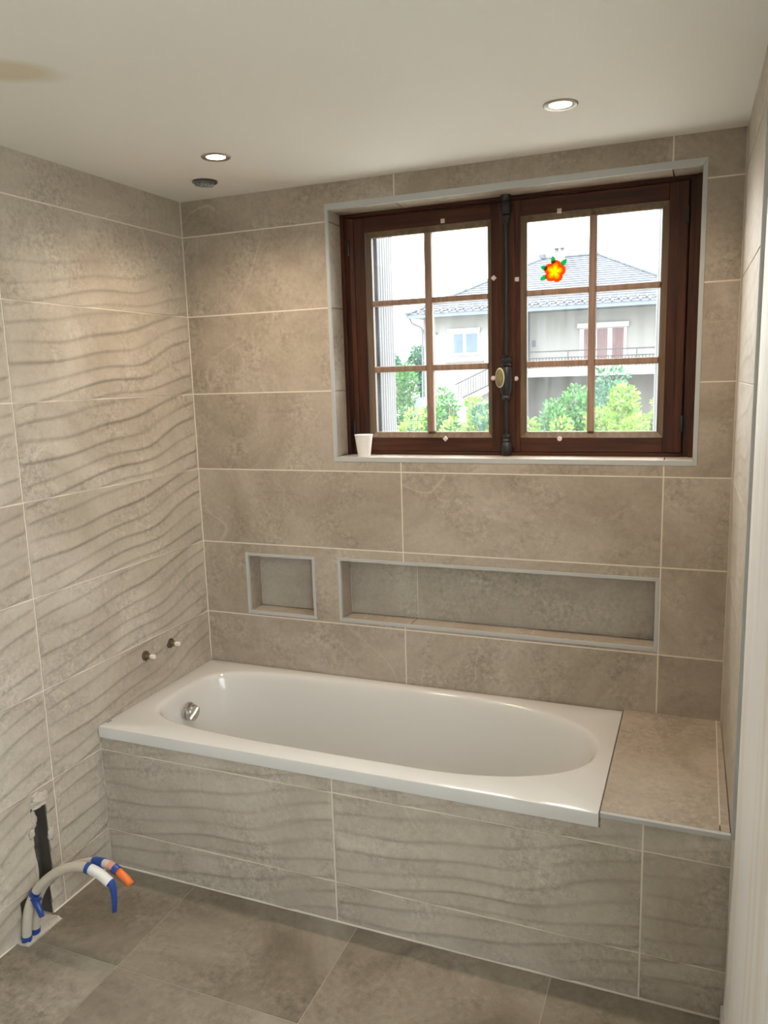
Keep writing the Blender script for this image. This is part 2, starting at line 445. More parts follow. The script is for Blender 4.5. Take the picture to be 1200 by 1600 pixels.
def ceiling_material():
    """white paint with one unpainted yellowish filler patch"""
    m, nt, b = new_mat('white_ceiling_paint'); L = nt.links.new
    tc = N(nt, 'ShaderNodeTexCoord')
    nz = N(nt, 'ShaderNodeTexNoise'); nz.inputs['Scale'].default_value = 9; nz.inputs['Detail'].default_value = 3
    L(tc.outputs['Object'], nz.inputs['Vector'])
    mp = N(nt, 'ShaderNodeMapping', vector_type='TEXTURE')
    mp.inputs['Location'].default_value = (0.41, -1.262, ZC); mp.inputs['Rotation'].default_value = (0, 0, math.radians(38)); mp.inputs['Scale'].default_value = (0.175, 0.070, 1)
    L(tc.outputs['Object'], mp.inputs['Vector'])
    wob = N(nt, 'ShaderNodeVectorMath', operation='SCALE'); wob.inputs['Scale'].default_value = 0.5
    L(nz.outputs['Color'], wob.inputs[0])
    ad = N(nt, 'ShaderNodeVectorMath', operation='ADD'); L(mp.outputs[0], ad.inputs[0]); L(wob.outputs[0], ad.inputs[1])
    sb = N(nt, 'ShaderNodeVectorMath', operation='SUBTRACT'); sb.inputs[1].default_value = (0.25, 0.25, 0.25); L(ad.outputs[0], sb.inputs[0])
    mu = N(nt, 'ShaderNodeVectorMath', operation='MULTIPLY'); mu.inputs[1].default_value = (1, 1, 0); L(sb.outputs[0], mu.inputs[0])
    ln = N(nt, 'ShaderNodeVectorMath', operation='LENGTH'); L(mu.outputs[0], ln.inputs[0])
    mr = N(nt, 'ShaderNodeMapRange'); mr.inputs['From Min'].default_value = 0.65; mr.inputs['From Max'].default_value = 1.15; mr.inputs['To Min'].default_value = 1; mr.inputs['To Max'].default_value = 0
    L(ln.outputs['Value'], mr.inputs['Value'])
    mx = N(nt, 'ShaderNodeMix', data_type='RGBA'); mx.inputs['A'].default_value = (0.82, 0.80, 0.77, 1); mx.inputs['B'].default_value = (0.68, 0.61, 0.48, 1)
    L(mr.outputs['Result'], mx.inputs['Factor']); L(mx.outputs['Result'], b.inputs['Base Color'])
    b.inputs['Roughness'].default_value = 0.6
    bp = N(nt, 'ShaderNodeBump'); bp.inputs['Strength'].default_value = 0.05; L(nz.outputs['Fac'], bp.inputs['Height']); L(bp.outputs['Normal'], b.inputs['Normal'])
    return m
M['ceiling'] = ceiling_material()

def skim_material():
    """skimmed and part-sanded plaster with vertical beige bands"""
    m, nt, b = new_mat('banded_plaster_skim'); L = nt.links.new
    tc = N(nt, 'ShaderNodeTexCoord'); mp = N(nt, 'ShaderNodeMapping'); mp.inputs['Scale'].default_value = (1, 14, 0.5)
    L(tc.outputs['Object'], mp.inputs['Vector'])
    nz = N(nt, 'ShaderNodeTexNoise'); nz.inputs['Scale'].default_value = 1.0; nz.inputs['Detail'].default_value = 3
    L(mp.outputs[0], nz.inputs['Vector'])
    cr = N(nt, 'ShaderNodeValToRGB'); e = cr.color_ramp.elements
    e[0].position = 0.40; e[0].color = (0.82, 0.79, 0.74, 1); e[1].position = 0.50; e[1].color = (0.88, 0.89, 0.89, 1)
    L(nz.outputs['Fac'], cr.inputs['Fac']); L(cr.outputs['Color'], b.inputs['Base Color'])
    b.inputs['Roughness'].default_value = 0.45
    return m
M['skim'] = skim_material()

# ================================================================ STRUCTURE
# ---------------------------------------------------------------- floor
mb = MB(); mb.box(-0.1, 2.1, YEND, 0.02, -0.06, -0.0015)
floor = mb.build('floor', M['floor_grout']); tag(floor, 'grey-beige stoneware tiled bathroom floor', kind='structure')
fx = [0.0, 0.36, 0.96, 1.5575, 2.013]
fy = [YP - 0.004, -1.075, -1.675, -2.275, -2.875, YEND]
tile_mesh_cache = {}
def flat_mesh(name, w, h, t, mat):
    k = (name, round(w, 4), round(h, 4), t)
    if k not in tile_mesh_cache:
        m_ = MB(); m_.box(0, w, 0, t, 0, h); tile_mesh_cache[k] = m_.mesh(name, mat)
    return tile_mesh_cache[k]
for i in range(4):
    for j in range(5):
        x0, x1 = fx[i] + 0.0015, fx[i+1] - 0.0015
        y1, y0 = fy[j] - 0.0015, fy[j+1] + 0.0015
        m_ = MB()
        if i == 0 and j in (0, 1):        # notched where the pipe chase meets the floor
            nz_ = (-0.01, 0.052, -1.105, -0.965)
            slab_into(m_, (x0, x1, y0, y1), [nz_], 0.0, -0.01, lambda u, v, w: (u, v, w))
        else:
            m_.box(x0, x1, y0, y1, -0.01, 0)
        m_.build('floor_tile', M['floor'], floor)
# pale grout beads along the feet of wall and panel
MB().tube([(0.0, YP - 0.001, 0.0), (2.0, YP - 0.001, 0.0)], 0.0032, 8).build('grout_bead', M['grout'], floor)
MB().tube([(0.0015, YP, 0.0), (0.0015, -0.955, 0.0)], 0.0035, 8).build('grout_bead', M['grout'], floor)
MB().tube([(0.0015, -1.10, 0.0), (0.0015, -2.6, 0.0)], 0.0035, 8).build('grout_bead', M['grout'], floor)

# ---------------------------------------------------------------- ceiling (with a round duct hole)
DUCT = (0.268, -0.221)
mb = MB()
hs = 0.1
slab_into(mb, (-0.1, 2.1, YEND, 0.32), [(DUCT[0]-hs, DUCT[0]+hs, DUCT[1]-hs, DUCT[1]+hs)], ZC, ZC + 0.12, lambda u, v, w: (u, v, w))
ring = []; sq = []
for k in range(40):
    a = 2*math.pi*k/40; c, s = math.cos(a), math.sin(a)
    ring.append((DUCT[0] + 0.0435*c, DUCT[1] + 0.0435*s, ZC))
    q = hs / max(abs(c), abs(s)); sq.append((DUCT[0] + q*c, DUCT[1] + q*s, ZC))
mb.add(ring + sq, [(k, (k+1) % 40, 40 + (k+1) % 40, 40 + k) for k in range(40)])
mb.box(DUCT[0]-hs, DUCT[0]+hs, DUCT[1]-hs, DUCT[1]+hs, ZC+0.119, ZC+0.121)
ceiling = mb.build('ceiling', M['ceiling']); tag(ceiling, 'white painted ceiling with one yellowish filler patch', kind='structure')

# ---------------------------------------------------------------- back wall with window opening and two niches
WIN = (0.6265, 1.8725, 1.392, 2.276)          # finished opening
WTR = (0.614, 1.887, 1.374, 2.298)            # outer edge of its grey trim
N1 = (0.198, 0.511, 0.745, 0.999)             # outer trim edges of the niches
N2 = (0.611, 1.785, 0.7475, 1.0018)
TW = 0.012
def inset(r, d): return (r[0]+d, r[1]-d, r[2]+d, r[3]-d)
def outset(r, d): return (r[0]-d, r[1]+d, r[2]-d, r[3]+d)
NDEP = 0.092
place_back = lambda u, v, w: (u, w, v)
mb = MB()
winsub = outset(WIN, 0.009)
n1s, n2s = outset(inset(N1, TW), 0.007), outset(inset(N2, TW), 0.007)
slab_into(mb, (-0.3, 2.4, -0.1, ZC + 0.1), [winsub, n1s, n2s], 0.0006, NDEP + 0.0015, place_back)
slab_into(mb, (-0.3, 2.4, -0.1, ZC + 0.1), [winsub], NDEP + 0.0015, 0.30, place_back)
wall_back = mb.build('wall_back', M['grout']); tag(wall_back, 'beige stone-tiled back wall with window and two niches', kind='structure')
rows = [(ZK[0], ZC)] + [(ZK[k+1], ZK[k]) for k in range(6)]
holes = [WTR, N1, N2]
for z0, z1 in rows:
    for a, b in zip(JX, JX[1:]):
        rect = (a + G, b - G, z0 + G, z1 - (G if z1 < ZC else 0.0005))
        m_ = MB()
        o0 = Vector((rect[0], 0, rect[2]))
        n = slab_into(m_, rect, holes, 0.0, 0.0085, place_back)
        if n:
            m_.v = [tuple(Vector(p) - o0) for p in m_.v]
            t = m_.build('wall_tile', M['tile'], wall_back); t.location = o0
# window reveal tiles: left, right, head, sill
for (z0, z1) in [(WIN[2], ZK[2]), (ZK[2], ZK[1]), (ZK[1], ZK[0]), (ZK[0], WIN[3])]:
    for xa, xb in ((WIN[0]-0.0085, WIN[0]), (WIN[1], WIN[1]+0.0085)):
        MB().box(xa, xb, 0.010, 0.30, z0 + G, z1 - G).build('reveal_tile', M['tile'], wall_back)
for a, b in ((WIN[0], JX[1]), (JX[1], JX[2]), (JX[2], WIN[1])):
    MB().box(a + G, b - G, 0.010, 0.30, WIN[3], WIN[3]+0.0085).build('reveal_tile', M['tile'], wall_back)
    MB().box(a + G, b - G, 0.010, 0.30, WIN[2]-0.0085, WIN[2]).build('sill_tile', M['tile'], wall_back)
# niche linings
def niche(r, joints, back_waves):
    x0, x1, z0, z1 = inset(r, TW)
    xs = [x0] + joints + [x1]
    for a, b in zip(xs, xs[1:]):
        g0 = 0.0015
        t = wave_tile_obj('niche_back_tile', b - a - 2*g0, z1 - z0 - 2*g0, 0.1, 0.25, 0.0011, wall_back)
        t.location = (a + g0, NDEP, z0 + g0)
        MB().box(a + g0, b - g0, 0.011, NDEP - 0.001, z0 - 0.006, z0).build('niche_floor_tile', M['tile'], wall_back)
        MB().box(a + g0, b - g0, 0.011, NDEP - 0.001, z1, z1 + 0.006).build('niche_head_tile', M['tile'], wall_back)
    MB().box(x0 - 0.006, x0, 0.011, NDEP - 0.001, z0 + 0.0015, z1).build('niche_side_tile', M['tile'], wall_back)
    MB().box(x1, x1 + 0.006, 0.011, NDEP - 0.001, z0 + 0.0015, z1).build('niche_side_tile', M['tile'], wall_back)

def wave_h(u, v):
    """relief of the wave tile; u,v in 0..1 over 0.9 x 0.3 m, v from the top"""
    bump = 0.15 * math.exp(-((u - 0.66)/0.17)**2) * math.exp(-((v - 0.62)/0.38)**2)
    bump += 0.05 * math.exp(-((u - 0.22)/0.13)**2) * math.exp(-((v - 0.3)/0.3)**2)
    ph = 5.3 * (v + 0.50*u - bump) + 0.22*math.sin(2*math.pi*(1.15*u + 0.7*v)) + 0.55
    t = ph - math.floor(ph)
    k = math.floor(ph)
    amp = 0.72 + 0.28*math.sin(k*2.4 + 5.5*u)
    h = (t/0.80)**1.25 if t < 0.80 else 1 - (lambda s: s*s*(3-2*s))((t-0.80)/0.20)
    return h * amp

def wave_grid(name, w, h, u0, v0, A, fade=None, holes=(), jag=0.0, nu=None, nv=None):
    """tile relief over w x h metres, cut from the full tile at u0 (from the left), v0 (from the top); local X right, Z up, -Y out"""
    nu = nu or max(6, int(w / 0.016)); nv = nv or max(4, int(h / 0.0042))
    vs_, idx, fs = [], {}, []
    us = sorted({*[w*i/nu for i in range(nu+1)], 0.004, 0.008, 0.012, w-0.004, w-0.008, w-0.012}); zs = [h*j/nv for j in range(nv+1)]
    if holes:
        us = sorted(set(us) | {x for hh in holes for x in hh[:2] if 0 < x < w}); zs = sorted(set(zs) | {z for hh in holes for z in hh[2:] if 0 < z < h})
    def vid(i, j):
        if (i, j) not in idx:
            u, z = us[i], zs[j]
            vv = v0 + (h - z)/0.3; uu = u0 + u/0.9
            f = fade(vv) if fade else 1.0
            ed = min(1.0, min(u, w - u)/0.012); f *= 0.2 + 0.8*ed*ed*(3 - 2*ed)
            idx[(i, j)] = len(vs_); vs_.append((u, -A*f*wave_h(uu, vv), z))
        return idx[(i, j)]
    for i in range(len(us)-1):
        for j in range(len(zs)-1):
            mu, mz = (us[i]+us[i+1])/2, (zs[j]+zs[j+1])/2
            if any(hh[0] < mu < hh[1] and hh[2] < mz < hh[3] for hh in holes): continue
            fs.append((vid(i, j), vid(i+1, j), vid(i+1, j+1), vid(i, j+1)))
    me = bpy.data.meshes.new(name)
    me.from_pydata(vs_, [], fs)
    bm = bmesh.new(); bm.from_mesh(me)
    be = [e for e in bm.edges if len(e.link_faces) == 1]
    r = bmesh.ops.extrude_edge_only(bm, edges=be)
    new = [g for g in r['geom'] if isinstance(g, bmesh.types.BMVert)]
    for v_ in new: v_.co.y = 0.0085
    newf = [g for g in r['geom'] if isinstance(g, bmesh.types.BMFace)]
    for f_ in bm.faces: f_.smooth = True
    for f_ in newf: f_.smooth = False
    bmesh.ops.recalc_face_normals(bm, faces=bm.faces)
    for e in be:
        if e.is_valid: e.smooth = False
    bm.to_mesh(me); bm.free()
    me.materials.append(M['wave'])
    return me

wave_cache = {}
def wave_tile_obj(name, w, h, u0, v0, A, parent, fade=None, holes=(), key=''):
    k = (round(w, 4), round(h, 4), u0, v0, A, key, tuple(holes))
    if k not in wave_cache:
        wave_cache[k] = wave_grid(name, w, h, u0, v0, A, fade, holes)
    return link(bpy.data.objects.new(name, wave_cache[k]), parent)

niche(N1, [], True)
niche(N2, [0.904], True)

# grey edge trims round window and niches
def trim_frame(name, outer, inner, y0, y1, label):
    root = empty(name, (outer[0], y0, outer[2])); tag(root, label, kind='structure')
    o = Vector(root.location)
    def piece(nm, quad):
        m_ = MB(); m_.prism([Vector((x, y0, z)) - o for x, z in quad], (0, y1 - y0, 0)); m_.build(nm, M['trim'], root, bevel=0.001)
    a, b, c, d = outer; e, f, g, h = inner
    piece('trim_strip', [(a, c), (b, c), (f, g), (e, g)])
    piece('trim_strip', [(b, c), (b, d), (f, h), (f, g)])
    piece('trim_strip', [(b, d), (a, d), (e, h), (f, h)])
    piece('trim_strip', [(a, d), (a, c), (e, g), (e, h)])
    return root
trim_frame('trim_1', WTR, WIN, -0.0015, 0.010, 'grey trim framing the tiled window opening')
trim_frame('trim_2', N1, inset(N1, TW), -0.0015, 0.011, 'grey trim framing the small square niche')
trim_frame('trim_3', N2, inset(N2, TW), -0.0015, 0.011, 'grey trim framing the long wall niche')

# ---------------------------------------------------------------- left wall, wave tiles, pipe chase
SL1 = (-1.000, -0.940, 0.10, 0.392)           # chase in the wall (y0,y1,z0,z1)
SL2 = (-1.075, -0.957, -0.1, 0.118)
place_left = lambda u, v, w: (w, u, v)
mb = MB()
slab_into(mb, (YEND, 0.3, -0.06, ZC + 0.1), [SL1, SL2], -0.0006, -0.05, place_left)
mb.box(-0.12, -0.05, YEND, 0.3, -0.06, ZC + 0.1)
wall_left = mb.build('wall_left', M['grout']); tag(wall_left, 'left wall of beige wave-relief tiles', kind='structure')
mb = MB(); mb.box(-0.0495, -0.045, -1.08, -0.93, -0.01, 0.395)
mb.box(-0.045, -0.003, -0.9405, -0.938, 0.1, 0.392); mb.box(-0.045, -0.003, -1.002, -0.9995, 0.118, 0.392)
mb.box(-0.045, -0.003, -0.9575, -0.955, -0.01, 0.118); mb.box(-0.045, -0.003, -1.077, -1.0745, -0.01, 0.118)
mb.build('chase_lining', M['cavity'], wall_left)
lrows = [(ZK[0], ZC, 'top'), (ZK[1], ZK[0], 'fade')] + [(ZK[k+1], ZK[k], '') for k in range(1, 7)] + [(0.0, ZK[7], 'low')]
lcols = [(-0.8985, 0.0), (-1.8, -0.8985), (-2.7, -1.8), (YEND, -2.7)]
RW = math.radians(90)
AW = 0.0056
for ci, (y0, y1) in enumerate(lcols):
    for z0, z1, kind in lrows:
        g1 = 0.0045 if ci == 0 else G
        w = y1 - y0 - G - g1; h = z1 - z0 - (2*G if kind != 'top' else G) + (0.0 if kind != 'low' else G)
        zz = z0 + (G if kind != 'low' else 0.0)
        if kind == 'low': h -= 0.0
        hl = ()
        if ci == 1 and kind in ('low',) :
            hl = tuple([(SL2[0]-y0-G, SL2[1]-y0-G, -1.0, SL2[3]-zz), (SL1[0]-y0-G, SL1[1]-y0-G, SL1[2]-zz, 1.0)])
        elif ci == 1 and abs(z1 - ZK[6]) < 1e-6:
            hl = tuple([(SL1[0]-y0-G, SL1[1]-y0-G, -1.0, SL1[3]-zz)])
        fade = None; A = AW; v0 = 0.0; key = kind
        if kind == 'top': A = 0.0008; v0 = 0.5
        if kind == 'fade': fade = lambda v: 0.12 + 0.88*min(1, max(0, (v - 0.28)/0.35))
        t = wave_tile_obj('wave_tile', w, h, 0.0, v0, A, wall_left, fade, hl, key + str(ci == 0))
        t.location = (0.0, y0 + G, zz); t.rotation_euler = (0, 0, RW)

# chipped plaster round the chase
rnd = random.Random(4)
def lump(name, c, r, mat, parent, seed, nu=14, nv=9, amp=0.45, freq=90):
    vs_, fs = [], []
    for j in range(nv+1):
        th = math.pi*j/nv
        for i in range(nu):
            ph = 2*math.pi*i/nu
            d = Vector((math.sin(th)*math.cos(ph), math.sin(th)*math.sin(ph), math.cos(th)))
            k = 1 + amp*mnoise.noise(d*1.9 + Vector((seed*7.3, seed*1.7, 0))) + 0.18*mnoise.noise(d*5 + Vector((seed, 0, 3)))
            vs_.append((c[0]+d.x*r[0]*k, c[1]+d.y*r[1]*k, c[2]+d.z*r[2]*k))
    for j in range(nv):
        for i in range(nu):
            i2 = (i+1) % nu
            fs.append((j*nu+i, j*nu+i2, (j+1)*nu+i2, (j+1)*nu+i))
    return MB().add(vs_, fs).build(name, mat, parent, smooth=True)
lump('plaster_chip', (0.004, -0.967, 0.405), (0.013, 0.036, 0.022), M['mortar'], wall_left, 1)
lump('plaster_chip', (0.006, -0.970, 0.388), (0.011, 0.028, 0.010), M['mortar'], wall_left, 2)
lump('plaster_chip', (-0.004, -0.992, 0.345), (0.010, 0.012, 0.030), M['mortar'], wall_left, 3)
lump('plaster_chip', (0.001, -1.006, 0.305), (0.006, 0.012, 0.016), M['mortar'], wall_left, 5)
lump('plaster_chip', (0.001, -0.929, 0.265), (0.006, 0.016, 0.022), M['mortar'], wall_left, 6)
lump('plaster_chip', (-0.012, -0.990, 0.21), (0.010, 0.010, 0.034), M['cavity'], wall_left, 7)
lump('plaster_chip', (0.004, -1.020, 0.118), (0.010, 0.022, 0.010), M['mortar'], wall_left, 8)
lump('plaster_chip', (0.001, -1.001, 0.17), (0.005, 0.006, 0.045), M['mortar'], wall_left, 9)
# rough mortar collar on the floor at the foot of the chase
mb = MB(); vs_, fs = [], []
nx_, ny_ = 8, 18
for i in range(nx_+1):
    for j in range(ny_+1):
        x = -0.046 + 0.096*i/nx_; y = -1.112 + 0.155*j/ny_
        ed = 1 if (i == nx_ or j in (0, ny_)) else 0
        z = -0.003 + 0.0065*abs(mnoise.noise(Vector((x*60, y*60, 0)))) if not ed else -0.004
        vs_.append((x + 0.006*mnoise.noise(Vector((x*40, y*40, 5))), y + (0.006*mnoise.noise(Vector((x*40, y*40, 9)))), z + (0.004 if not ed else 0)))
for i in range(nx_):
    for j in range(ny_):
        fs.append((i*(ny_+1)+j, (i+1)*(ny_+1)+j, (i+1)*(ny_+1)+j+1, i*(ny_+1)+j+1))
MB().add(vs_, fs)  .build('mortar_collar', M['mortar'], floor, smooth='all')

# ---------------------------------------------------------------- right wall
SIDE = (-3.10, -1.78, 0.92, 2.20)
mb = MB(); slab_into(mb, (YEND, 0.3, -0.06, ZC + 0.1), [SIDE], 2.013, 2.12, place_left)
wall_right = mb.build('wall_right', M['plaster']); tag(wall_right, 'right wall, tiled over the ledge and plastered in front', kind='structure')
SK = math.atan2(0.011, 0.69)
RL = 0.688
for k in range(len(rows)):
    z0, z1 = rows[k]
    if z1 < 0.54: continue
    zb_ = max(z0 + G, 0.534); zt = z1 - (G if z1 < ZC else 0.0)
    t = wave_tile_obj('wave_tile', RL - 0.003, zt - zb_, 0.05, 0.0 if z1 < ZC else 0.5, 0.0014, wall_right, None, (), 'r')
    t.location = (XR, -0.003, zb_); t.rotation_euler = (0, 0, -math.radians(90) + SK)
# backing for the tiles
mb = MB(); mb.prism([(XR+0.0015, 0, 0.0), (XR+0.0125, -0.686, 0.0), (2.014, -0.686, 0.0), (2.014, 0, 0.0)], (0, 0, ZC))
mb.build('tile_backing', M['grout'], wall_right)
mb = MB(); mb.box(2.0005, 2.0125, -0.6905, -0.686, 0.52, ZC)
o = mb.build('trim_4', M['trim'], bevel=0.0008); tag(o, 'upright grey edge trim ending the right wall tiles', kind='structure')
# uneven skim coat in front of the trim
vs_, fs = [], []
ny_, nz_ = 150, 24
for j in range(nz_+1):
    for i in range(ny_+1):
        y = -0.6915 - 1.085*(i/ny_)**1.2; z = ZC*j/nz_
        hgt = 0.003 + 0.0035*mnoise.noise(Vector((y*17, z*0.35, 1.0))) + 0.0018*mnoise.noise(Vector((y*48, z*0.8, 4.0)))
        if z < 0.53: hgt += (0.53 - z)*0.018
        vs_.append((2.013 - max(0.0005, hgt), y, z))
for j in range(nz_):
    for i in range(ny_):
        a = j*(ny_+1)+i; fs.append((a, a+1, a+ny_+2, a+ny_+1))
MB().add(vs_, fs).build('plaster_skim', M['skim'], wall_right, smooth='all')
mb = MB(); mb.box(1.994, 2.012, -1.83, -0.694, 0.0, 0.055)
o = mb.build('baseboard_right', M['plaster'], bevel=0.003); tag(o, 'low white skirting at the foot of the right wall', kind='structure')

# wall behind the camera
mb = MB(); mb.box(-0.12, 2.12, YEND - 0.1, YEND, -0.06, ZC + 0.1)
o = mb.build('wall_front', M['plaster']); tag(o, 'plain plastered wall facing the bathtub', kind='structure')
# unseen window added beside the camera to bring daylight onto the left wall
w2 = empty('added_window', (2.07, -2.44, SIDE[2])); tag(w2, 'added unseen two-leaf window giving daylight from the right wall', kind='structure')
def w2b(name, mat, y0, y1, z0, z1, t=0.022):
    m_ = MB(); m_.box(-t, t, y0 + 2.44, y1 + 2.44, z0 - SIDE[2], z1 - SIDE[2]); m_.build(name, mat, w2, bevel=0.002 if name != 'pane' else 0)
for y0, y1 in ((SIDE[0], SIDE[0]+0.06), (-2.48, -2.40), (SIDE[1]-0.06, SIDE[1])):
    w2b('stile', M['plaster'], y0, y1, SIDE[2], SIDE[3])
for y0, y1 in ((SIDE[0]+0.06, -2.48), (-2.40, SIDE[1]-0.06)):
    for z0, z1 in ((SIDE[2], SIDE[2]+0.06), (SIDE[3]-0.06, SIDE[3])):
        w2b('rail', M['plaster'], y0, y1, z0, z1, 0.0215)
    w2b('pane', M['glass'], y0-0.004, y1+0.004, SIDE[2]+0.056, SIDE[3]-0.056, 0.002)

# ---------------------------------------------------------------- bath panel (wave tiles) and ledge
root = empty('bath_panel', (0.0, YP, 0.0)); tag(root, 'front panel of beige wave-relief tiles under the bathtub', 'bath panel')
def child_at(o, wx, wy, wz):
    p = o.parent; o.location = Vector((wx, wy, wz)) - Vector(p.location)
MBp = MB(); MBp.box(0.0, 2.012, 0.0006, 0.03, 0.0, 0.484)
MBp.box(1.684, 2.0, 0.0006, 0.03, 0.484, 0.5175)
MBp.build('panel_backing', M['grout'], root)
PX = [0.0, 0.890, 1.792, 2.0035]
ptop = [0.4845, 0.4845, 0.517]
for i in range(3):
    x0, x1 = PX[i] + (0.004 if i == 0 else G), PX[i+1] - (G if i < 2 else 0.001)
    for z0, z1, v0 in ((0.004, ZK[7] - G, 0.0), (ZK[7] + G, ZK[6] - G, 0.0), (ZK[6] + G, None, 0.8)):
        if z1 is None:
            if i == 1:      # stepped tile: under the rim, then higher under the ledge
                a = wave_tile_obj('wave_tile', x1 - x0, 0.517 - z0, 0.0, v0, 0.0054, root, None, ((-1.0, 1.6835 - x0, 0.4845 - z0, 1.0),), 'p')
                child_at(a, x0, YP, z0); continue
            z1 = ptop[i]
        a = wave_tile_obj('wave_tile', x1 - x0, z1 - z0, 0.0, v0, 0.0054, root, None, (), 'p' + str(i))
        child_at(a, x0, YP, z0)

root = empty('tiled_ledge', (1.84, -0.34, 0.0)); tag(root, 'tiled ledge beside the foot end of the bathtub', 'ledge')
o0 = Vector(root.location)
def lbox(name, mat, x0, x1, y0, y1, z0, z1, bevel=0.0):
    m_ = MB(); m_.box(x0 - o0.x, x1 - o0.x, y0 - o0.y, y1 - o0.y, z0, z1); return m_.build(name, mat, root, bevel=bevel)
lbox('ledge_core', M['grout'], 1.684, 1.9895, -0.648, -0.001, 0.05, 0.530)
lbox('ledge_tile', M['tile'], 1.6835, 1.9735, -0.679, -0.0025, 0.522, 0.531)
m_ = MB(); m_.prism([Vector(p) - o0 for p in ((1.9765, -0.0025, 0.522), (1.9890, -0.0025, 0.522), (1.9985, -0.679, 0.522), (1.9765, -0.679, 0.522))], (0, 0, 0.009))
m_.build('ledge_strip', M['tile'], root)
o = lbox('edge_trim', M['trim'], 1.6835, 2.0, -0.6925, -0.680, 0.5185, 0.5315, 0.0008); o['label'] = 'grey metal edge trim'

# ================================================================ BATHTUB
bx0, bx1, by0, by1, bz = 0.004, 1.6795, -0.6865, -0.0065, 0.5256
def basin_ring(z, il, ir, iy, n=120):
    xc, yc = 1.12, -0.327
    al, ar, b = xc - 0.082 - il, 1.635 - xc - ir, 0.2775 - iy
    out = []
    for k in range(n):
        t = 2*math.pi*(k + 0.5)/n
        c, s = math.cos(t), math.sin(t)
        e = 2/4.6 if c < 0 else 2/2.15
        a = al if c < 0 else ar
        # blend the exponent on y so both halves meet smoothly
        out.append(Vector((xc + a*math.copysign(abs(c)**e, c), yc + b*math.copysign(abs(s)**e, s), z)))
    return out
rings = [basin_ring(bz, -0.012, -0.012, -0.012), basin_ring(bz - 0.0015, -0.004, -0.004, -0.004), basin_ring(bz - 0.006, 0.003, 0.003, 0.003),
         basin_ring(bz - 0.014, 0.008, 0.010, 0.008), basin_ring(bz - 0.03, 0.013, 0.020, 0.013), basin_ring(bz - 0.08, 0.026, 0.048, 0.024),
         basin_ring(0.36, 0.045, 0.10, 0.037), basin_ring(0.26, 0.065, 0.165, 0.052), basin_ring(0.19, 0.085, 0.23, 0.075),
         basin_ring(0.155, 0.11, 0.29, 0.105), basin_ring(0.138, 0.15, 0.36, 0.145), basin_ring(0.133, 0.22, 0.46, 0.19)]
n = 120
def to_rect(p, inset_, z):
    c = Vector((1.12, -0.327)); d = Vector((p.x, p.y)) - c
    X0, X1, Y0, Y1 = bx0+inset_, bx1-inset_, by0+inset_, by1-inset_
    ts = []
    if d.x > 1e-9: ts.append((X1 - c.x)/d.x)
    if d.x < -1e-9: ts.append((X0 - c.x)/d.x)
    if d.y > 1e-9: ts.append((Y1 - c.y)/d.y)
    if d.y < -1e-9: ts.append((Y0 - c.y)/d.y)
    q = c + d*min(ts)
    return Vector((q.x, q.y, z))
def rect_ring(inset_, z):
    r = [to_rect(p, inset_, z) for p in rings[0]]
    for cx_, cy_ in ((bx0+inset_, by0+inset_), (bx1-inset_, by0+inset_), (bx0+inset_, by1-inset_), (bx1-inset_, by1-inset_)):
        i = min(range(n), key=lambda k: (r[k].x-cx_)**2 + (r[k].y-cy_)**2)
        r[i] = Vector((cx_, cy_, z))
    return r
outer = [rect_ring(0.0, bz - 0.040), rect_ring(0.0, bz - 0.004), rect_ring(0.0013, bz - 0.0012), rect_ring(0.004, bz)]
allr = outer + rings
vs_ = [p for r in allr for p in r]; fs = []
for i in range(len(allr)-1):
    for k in range(n):
        k2 = (k+1) % n
        fs.append((i*n+k, i*n+k2, (i+1)*n+k2, (i+1)*n+k))
fs.append(tuple((len(allr)-1)*n + k for k in range(n)))
tub = empty('bathtub', (0.84, -0.345, 0.0)); tag(tub, 'white built-in bathtub with an oval foot end', 'bathtub')
to = Vector(tub.location)
MB().add([p - to for p in vs_], fs).build('tub_shell', M['acrylic'], tub, smooth=True)
# overflow knob
rotx = Matrix.Rotation(math.radians(90 + 8), 4, 'Y')
knob_c = Vector((0.1165, -0.335, 0.446))
Tm = Matrix.Translation(knob_c - to) @ rotx
fl = MB().lathe([(0.0, -0.004), (0.036, -0.004), (0.036, 0.004), (0.033, 0.007), (0.0, 0.007)], Tm, 40).build('overflow_flange', M['chrome'], tub, smooth=True)
kb = MB().lathe([(0.029, 0.006), (0.0315, 0.010), (0.0315, 0.022), (0.029, 0.026), (0.0, 0.0265)], Tm, 40).build('overflow_knob', M['chrome'], tub, smooth=True)
# thumb wing across the knob
half = [(0.030*math.cos(a), 0.030*math.sin(a)) for a in [math.radians(-60 + 180*k/18) for k in range(19)]]
m_ = MB(); m_.prism([Tm @ Vector((x, y, 0.025)) for x, y in half], (Tm.to_3x3() @ Vector((0, 0, 0.007))))
m_.build('knob_wing', M['chrome'], tub, smooth=True, bevel=0.002)
m_ = MB(); m_.box(0.012, 0.017, -0.655, -0.632, bz, bz + 0.0004); m_.v = [tuple(Vector(p) - to) for p in m_.v]
m_.build('maker_mark', M['mark'], tub)
# thin dark sealing gap behind the rim is left open between tub and wall

